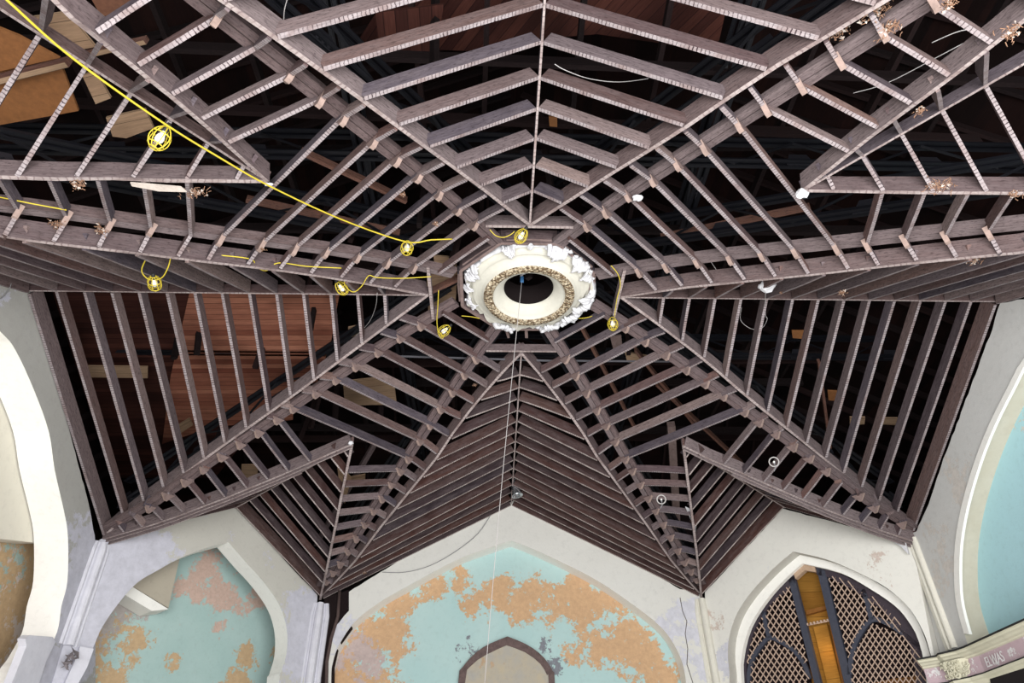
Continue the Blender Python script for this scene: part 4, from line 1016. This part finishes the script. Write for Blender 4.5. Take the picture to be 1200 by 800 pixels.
b = MB(); b.sweep([atz(440, 417, .1), atz(640, 423, .12)], .03, .02); b.sweep([atz(640, 423, .12), atz(800, 424, .1)], .03, .02)
tag(b.build('conduit_pipe', [plain('galvanised_pipe', (.22, .22, .25), .4, .5)]), 'thin pale conduit running crosswise below the medallion', 'pipe')
# hanging bell lamp near the tip of the far arch
p = atp(603, 569, (V(0, 6.75, 0), Vector((0, -1, 0)))); t = empty('pendant_lamp', p); tag(t, 'small chrome bell shaped lamp hanging at the tip of the far arch', 'pendant lamp')
b = MB(); b.lathe([(.0, .24), (.09, .235), (.11, .205), (.0, .185)], p, 20); b.build('ceiling_rose', [M_white], t)
ax = Matrix.Rotation(math.radians(-14), 3, 'Y')
b = MB(); b.lathe([(.0, .13), (.05, .12), (.075, .04), (.085, -.1), (.12, -.22), (.135, -.26), (.115, -.25), (.0, -.1)], p, 20, axis=ax); b.build('bell_shade', [plain('bright_chrome', (.55, .58, .62), .2, .9)], t)
b = MB(); b.tube([p+Vector((0, 0, .18)), p+Vector((-.01, 0, .06))], .012, 6); b.build('stem', [M_white], t)
# wire ring lamps in the lower right
def ring_lamp(px, py, z, lab):
    p = atz(px, py, z); t = empty('ring_lamp', p); tag(t, lab, 'ring lamp', 'small ring lamps')
    b = MB(); N = -ray(px, py); a = N.cross(Vector((0, 0, 1))).normalized(); c = N.cross(a)
    for r_ in (.085, .076): b.tube([p+(a*math.cos(g)+c*math.sin(g))*r_ for g in [2*math.pi*k/24 for k in range(24)]], .006, 6, closed=True)
    b.build('ring', [plain('pale_grey_ring', (.45, .43, .42), .6)], t)
    b = MB(); b.lathe([(0, -.02), (.014, -.016), (.02, 0), (.014, .016), (0, .02)], p, 12); b.build('bulb', [M_bulb], t)
    b = MB(); b.tube([p+c*.03, p+c*.10, p+c*.16+a*.04], .008, 5); b.tube([p, p+c*.04], .016, 6); b.build('bracket', [M_wire], t)
ring_lamp(907, 541, -1.35, 'small white ring lamp between the right ribs below the right bay')
ring_lamp(775, 585, -1.5, 'small white ring lamp in the rib left of the lower right gable')
# ------------------------------------------------------------------ debris
def debris(px, py, z, size, lab, n=26, spread=(1, .4), mat=None, chunks=5, direction=0):
    c = atz(px, py, z); rr = random.Random(int(px*7+py)); b = MB(); ca, sa_ = math.cos(direction), math.sin(direction)
    for i in range(n):
        ox, oy = rr.gauss(0, .3)*size*spread[0], rr.gauss(0, .3)*size*spread[1]
        p = c + rt2*(ox*ca-oy*sa_) + up2*(ox*sa_+oy*ca) + fw*rr.uniform(-.02, .02)
        d = Vector((rr.gauss(0, 1), rr.gauss(0, 1), rr.gauss(-.3, .8))).normalized()*size*rr.uniform(.08, .3)
        b.tube([p-d*.5, p+Vector((rr.gauss(0, .005), 0, 0)), p+d*.5], .0035, 4)
    for i in range(chunks):
        ox, oy = rr.gauss(0, .3)*size*spread[0], rr.gauss(0, .3)*size*spread[1]
        p = c + rt2*(ox*ca-oy*sa_) + up2*(ox*sa_+oy*ca); r_ = size*rr.uniform(.05, .12)
        n0 = len(b.v); b.v += [p+Vector((rr.gauss(0, 1), rr.gauss(0, 1), rr.gauss(0, 1))).normalized()*r_ for _ in range(6)]
        for f in ((0, 1, 2), (0, 2, 3), (0, 3, 4), (0, 4, 1), (5, 2, 1), (5, 3, 2), (5, 4, 3), (5, 1, 4)): b.face([n0+q for q in f], 1)
    o = b.build('plaster_debris', [mat or M_debris, M_chip]); tag(o, lab, 'plaster debris', kind='stuff')
for a in [(14, 263, -1.5, .14, 'fibrous plaster scraps on the leftmost joist bend'), (66, 262, -1.42, .17, 'fibrous plaster clump on the second joist bend from the left'),
          (118, 269, -1.3, .17, 'fibrous plaster clump on the third joist bend from the left'), (92, 216, -1.65, .16, 'fibrous plaster scraps under the left end of the white strip'),
          (228, 226, -1.3, .20, 'torn fibrous scrap hanging right of the white strip'), (308, 292, -.85, .07, 'small scraps under a gusset on the upper left rib'),
          (472, 228, -.45, .08, 'frayed fibres under a gusset above the medallion at left'), (511, 262, -.3, .09, 'frayed ring of fibres under a gusset nearest the medallion'),
          (915, 343, -.4, .05, 'tiny brown scrap right of the white lump'), (987, 343, -.9, .13, 'brown fibres lying between joists of the right bay'),
          (1103, 217, -1.6, .26, 'long straw like scraps on the right gable groin board'), (1190, 228, -1.7, .14, 'fibre scraps hanging at the right edge of the frame'),
          (1140, 304, -1.4, .22, 'pale plaster scraps under the right groin board'), (1025, 15, -1.3, .24, 'thick fibrous plaster on the groin board at the top right'),
          (1045, 32, -1.35, .22, 'fibrous plaster down the joist bend at the top right'), (985, 37, -1.1, .2, 'plaster fringe along the groin board left of the thick clump'),
          (1078, 130, -1.6, .12, 'small fibre scraps under the gable groin at the upper right'), (1186, 38, -2.0, .18, 'plaster remnant at the right end of the upper gable groin'),
          (1112, 4, -1.7, .16, 'white plaster remnant at the top edge right of centre'), (556, 451, -.2, .07, 'tiny brown scrap on the lower bay groin'),
          (427, 671, -1.75, .10, 'frayed scrap near the foot of the lower bay groin'), (290, 510, -.9, .14, 'frayed plaster along the lower left groin')]:
    x, y, z, sz, lab = a
    debris(x, y, z, sz, lab, int(30+sz*160), (1.0, .45) if sz > .19 else (.7, .5), None, 9, 0 if x < 900 or y > 150 else math.radians(35))
# white plaster pieces
def chunk(px, py, z, r_, lab, sq=(1, 1, .6), seed=1):
    rr = random.Random(seed); c = atz(px, py, z); bm = bmesh.new(); bmesh.ops.create_icosphere(bm, subdivisions=2, radius=1)
    b = MB()
    for v in bm.verts:
        k = 1+rr.uniform(-.22, .22); b.v.append(c+Vector((v.co.x*sq[0], v.co.y*sq[1], v.co.z*sq[2]))*r_*k)
    for f in bm.faces: b.face([v.index for v in f.verts])
    bm.free(); tag(b.build('plaster_lump', [M_white]), lab, 'plaster lump')
chunk(900, 335, -.42, .11, 'bright white plaster lump stuck on the right groin board', (1, 1, .8), 3)
chunk(892, 336, -.42, .05, 'smaller white plaster crumb left of the bright lump', (1, 1, .7), 4)
chunk(940, 227, -1.02, .06, 'white plaster crumb at the tip of the upper right gable', (1.2, 1, .8), 5)
chunk(747, 232, -.35, .05, 'white crumb on the upper right rib above the medallion', (1.3, 1, .6), 6)
chunk(315, 216, -1.02, .03, 'white tape knot where the cable meets the upper left gable tip', (1.6, .7, .7), 7)
chunk(411, 519, -1.0, .045, 'white crumb at the tip of the lower left gable', (1, .8, .8), 8)
chunk(622, 289, .1, .05, 'round white knob on the rim of the medallion', (1, 1, .8), 9)
b = MB(); q = [atz(x, y, -1.42) for x, y in [(153, 213), (178, 215), (212, 218), (219, 224), (186, 223), (155, 217)]]; b.prism(q, (0, 0, -.015))
tag(b.build('plaster_strip', [M_chip]), 'white torn plaster strip hanging under the upper left groin board', 'plaster strip')
b = MB(); q = [atz(x, y, -.95) for x, y in [(252, 533), (262, 521), (284, 510), (286, 516), (270, 527), (256, 538)]]; b.prism(q, (0, 0, -.02))
tag(b.build('plaster_strip', [M_white]), 'whitish plaster remnant along the lower left groin board', 'plaster strip')
b = MB(); q = [atz(x, y, -1.42) for x, y in [(803, 593), (809, 596), (816, 612), (815, 624), (811, 612), (807, 603)]]; b.prism(q, (0, 0, -.02))
tag(b.build('plaster_strip', [M_white]), 'white remnant on the lower right gable groin', 'plaster strip')
b = MB(); q = [atp(x, y, (PL_dr[0]+PL_dr[1]*.08, PL_dr[1])) for x, y in [(1041, 624), (1050, 629), (1062, 634), (1066, 650), (1056, 640), (1044, 634)]]; b.prism(q, PL_dr[1]*.05)
tag(b.build('plaster_flake', [M_white]), 'white curling flake at the top of the right pier', 'plaster flake')
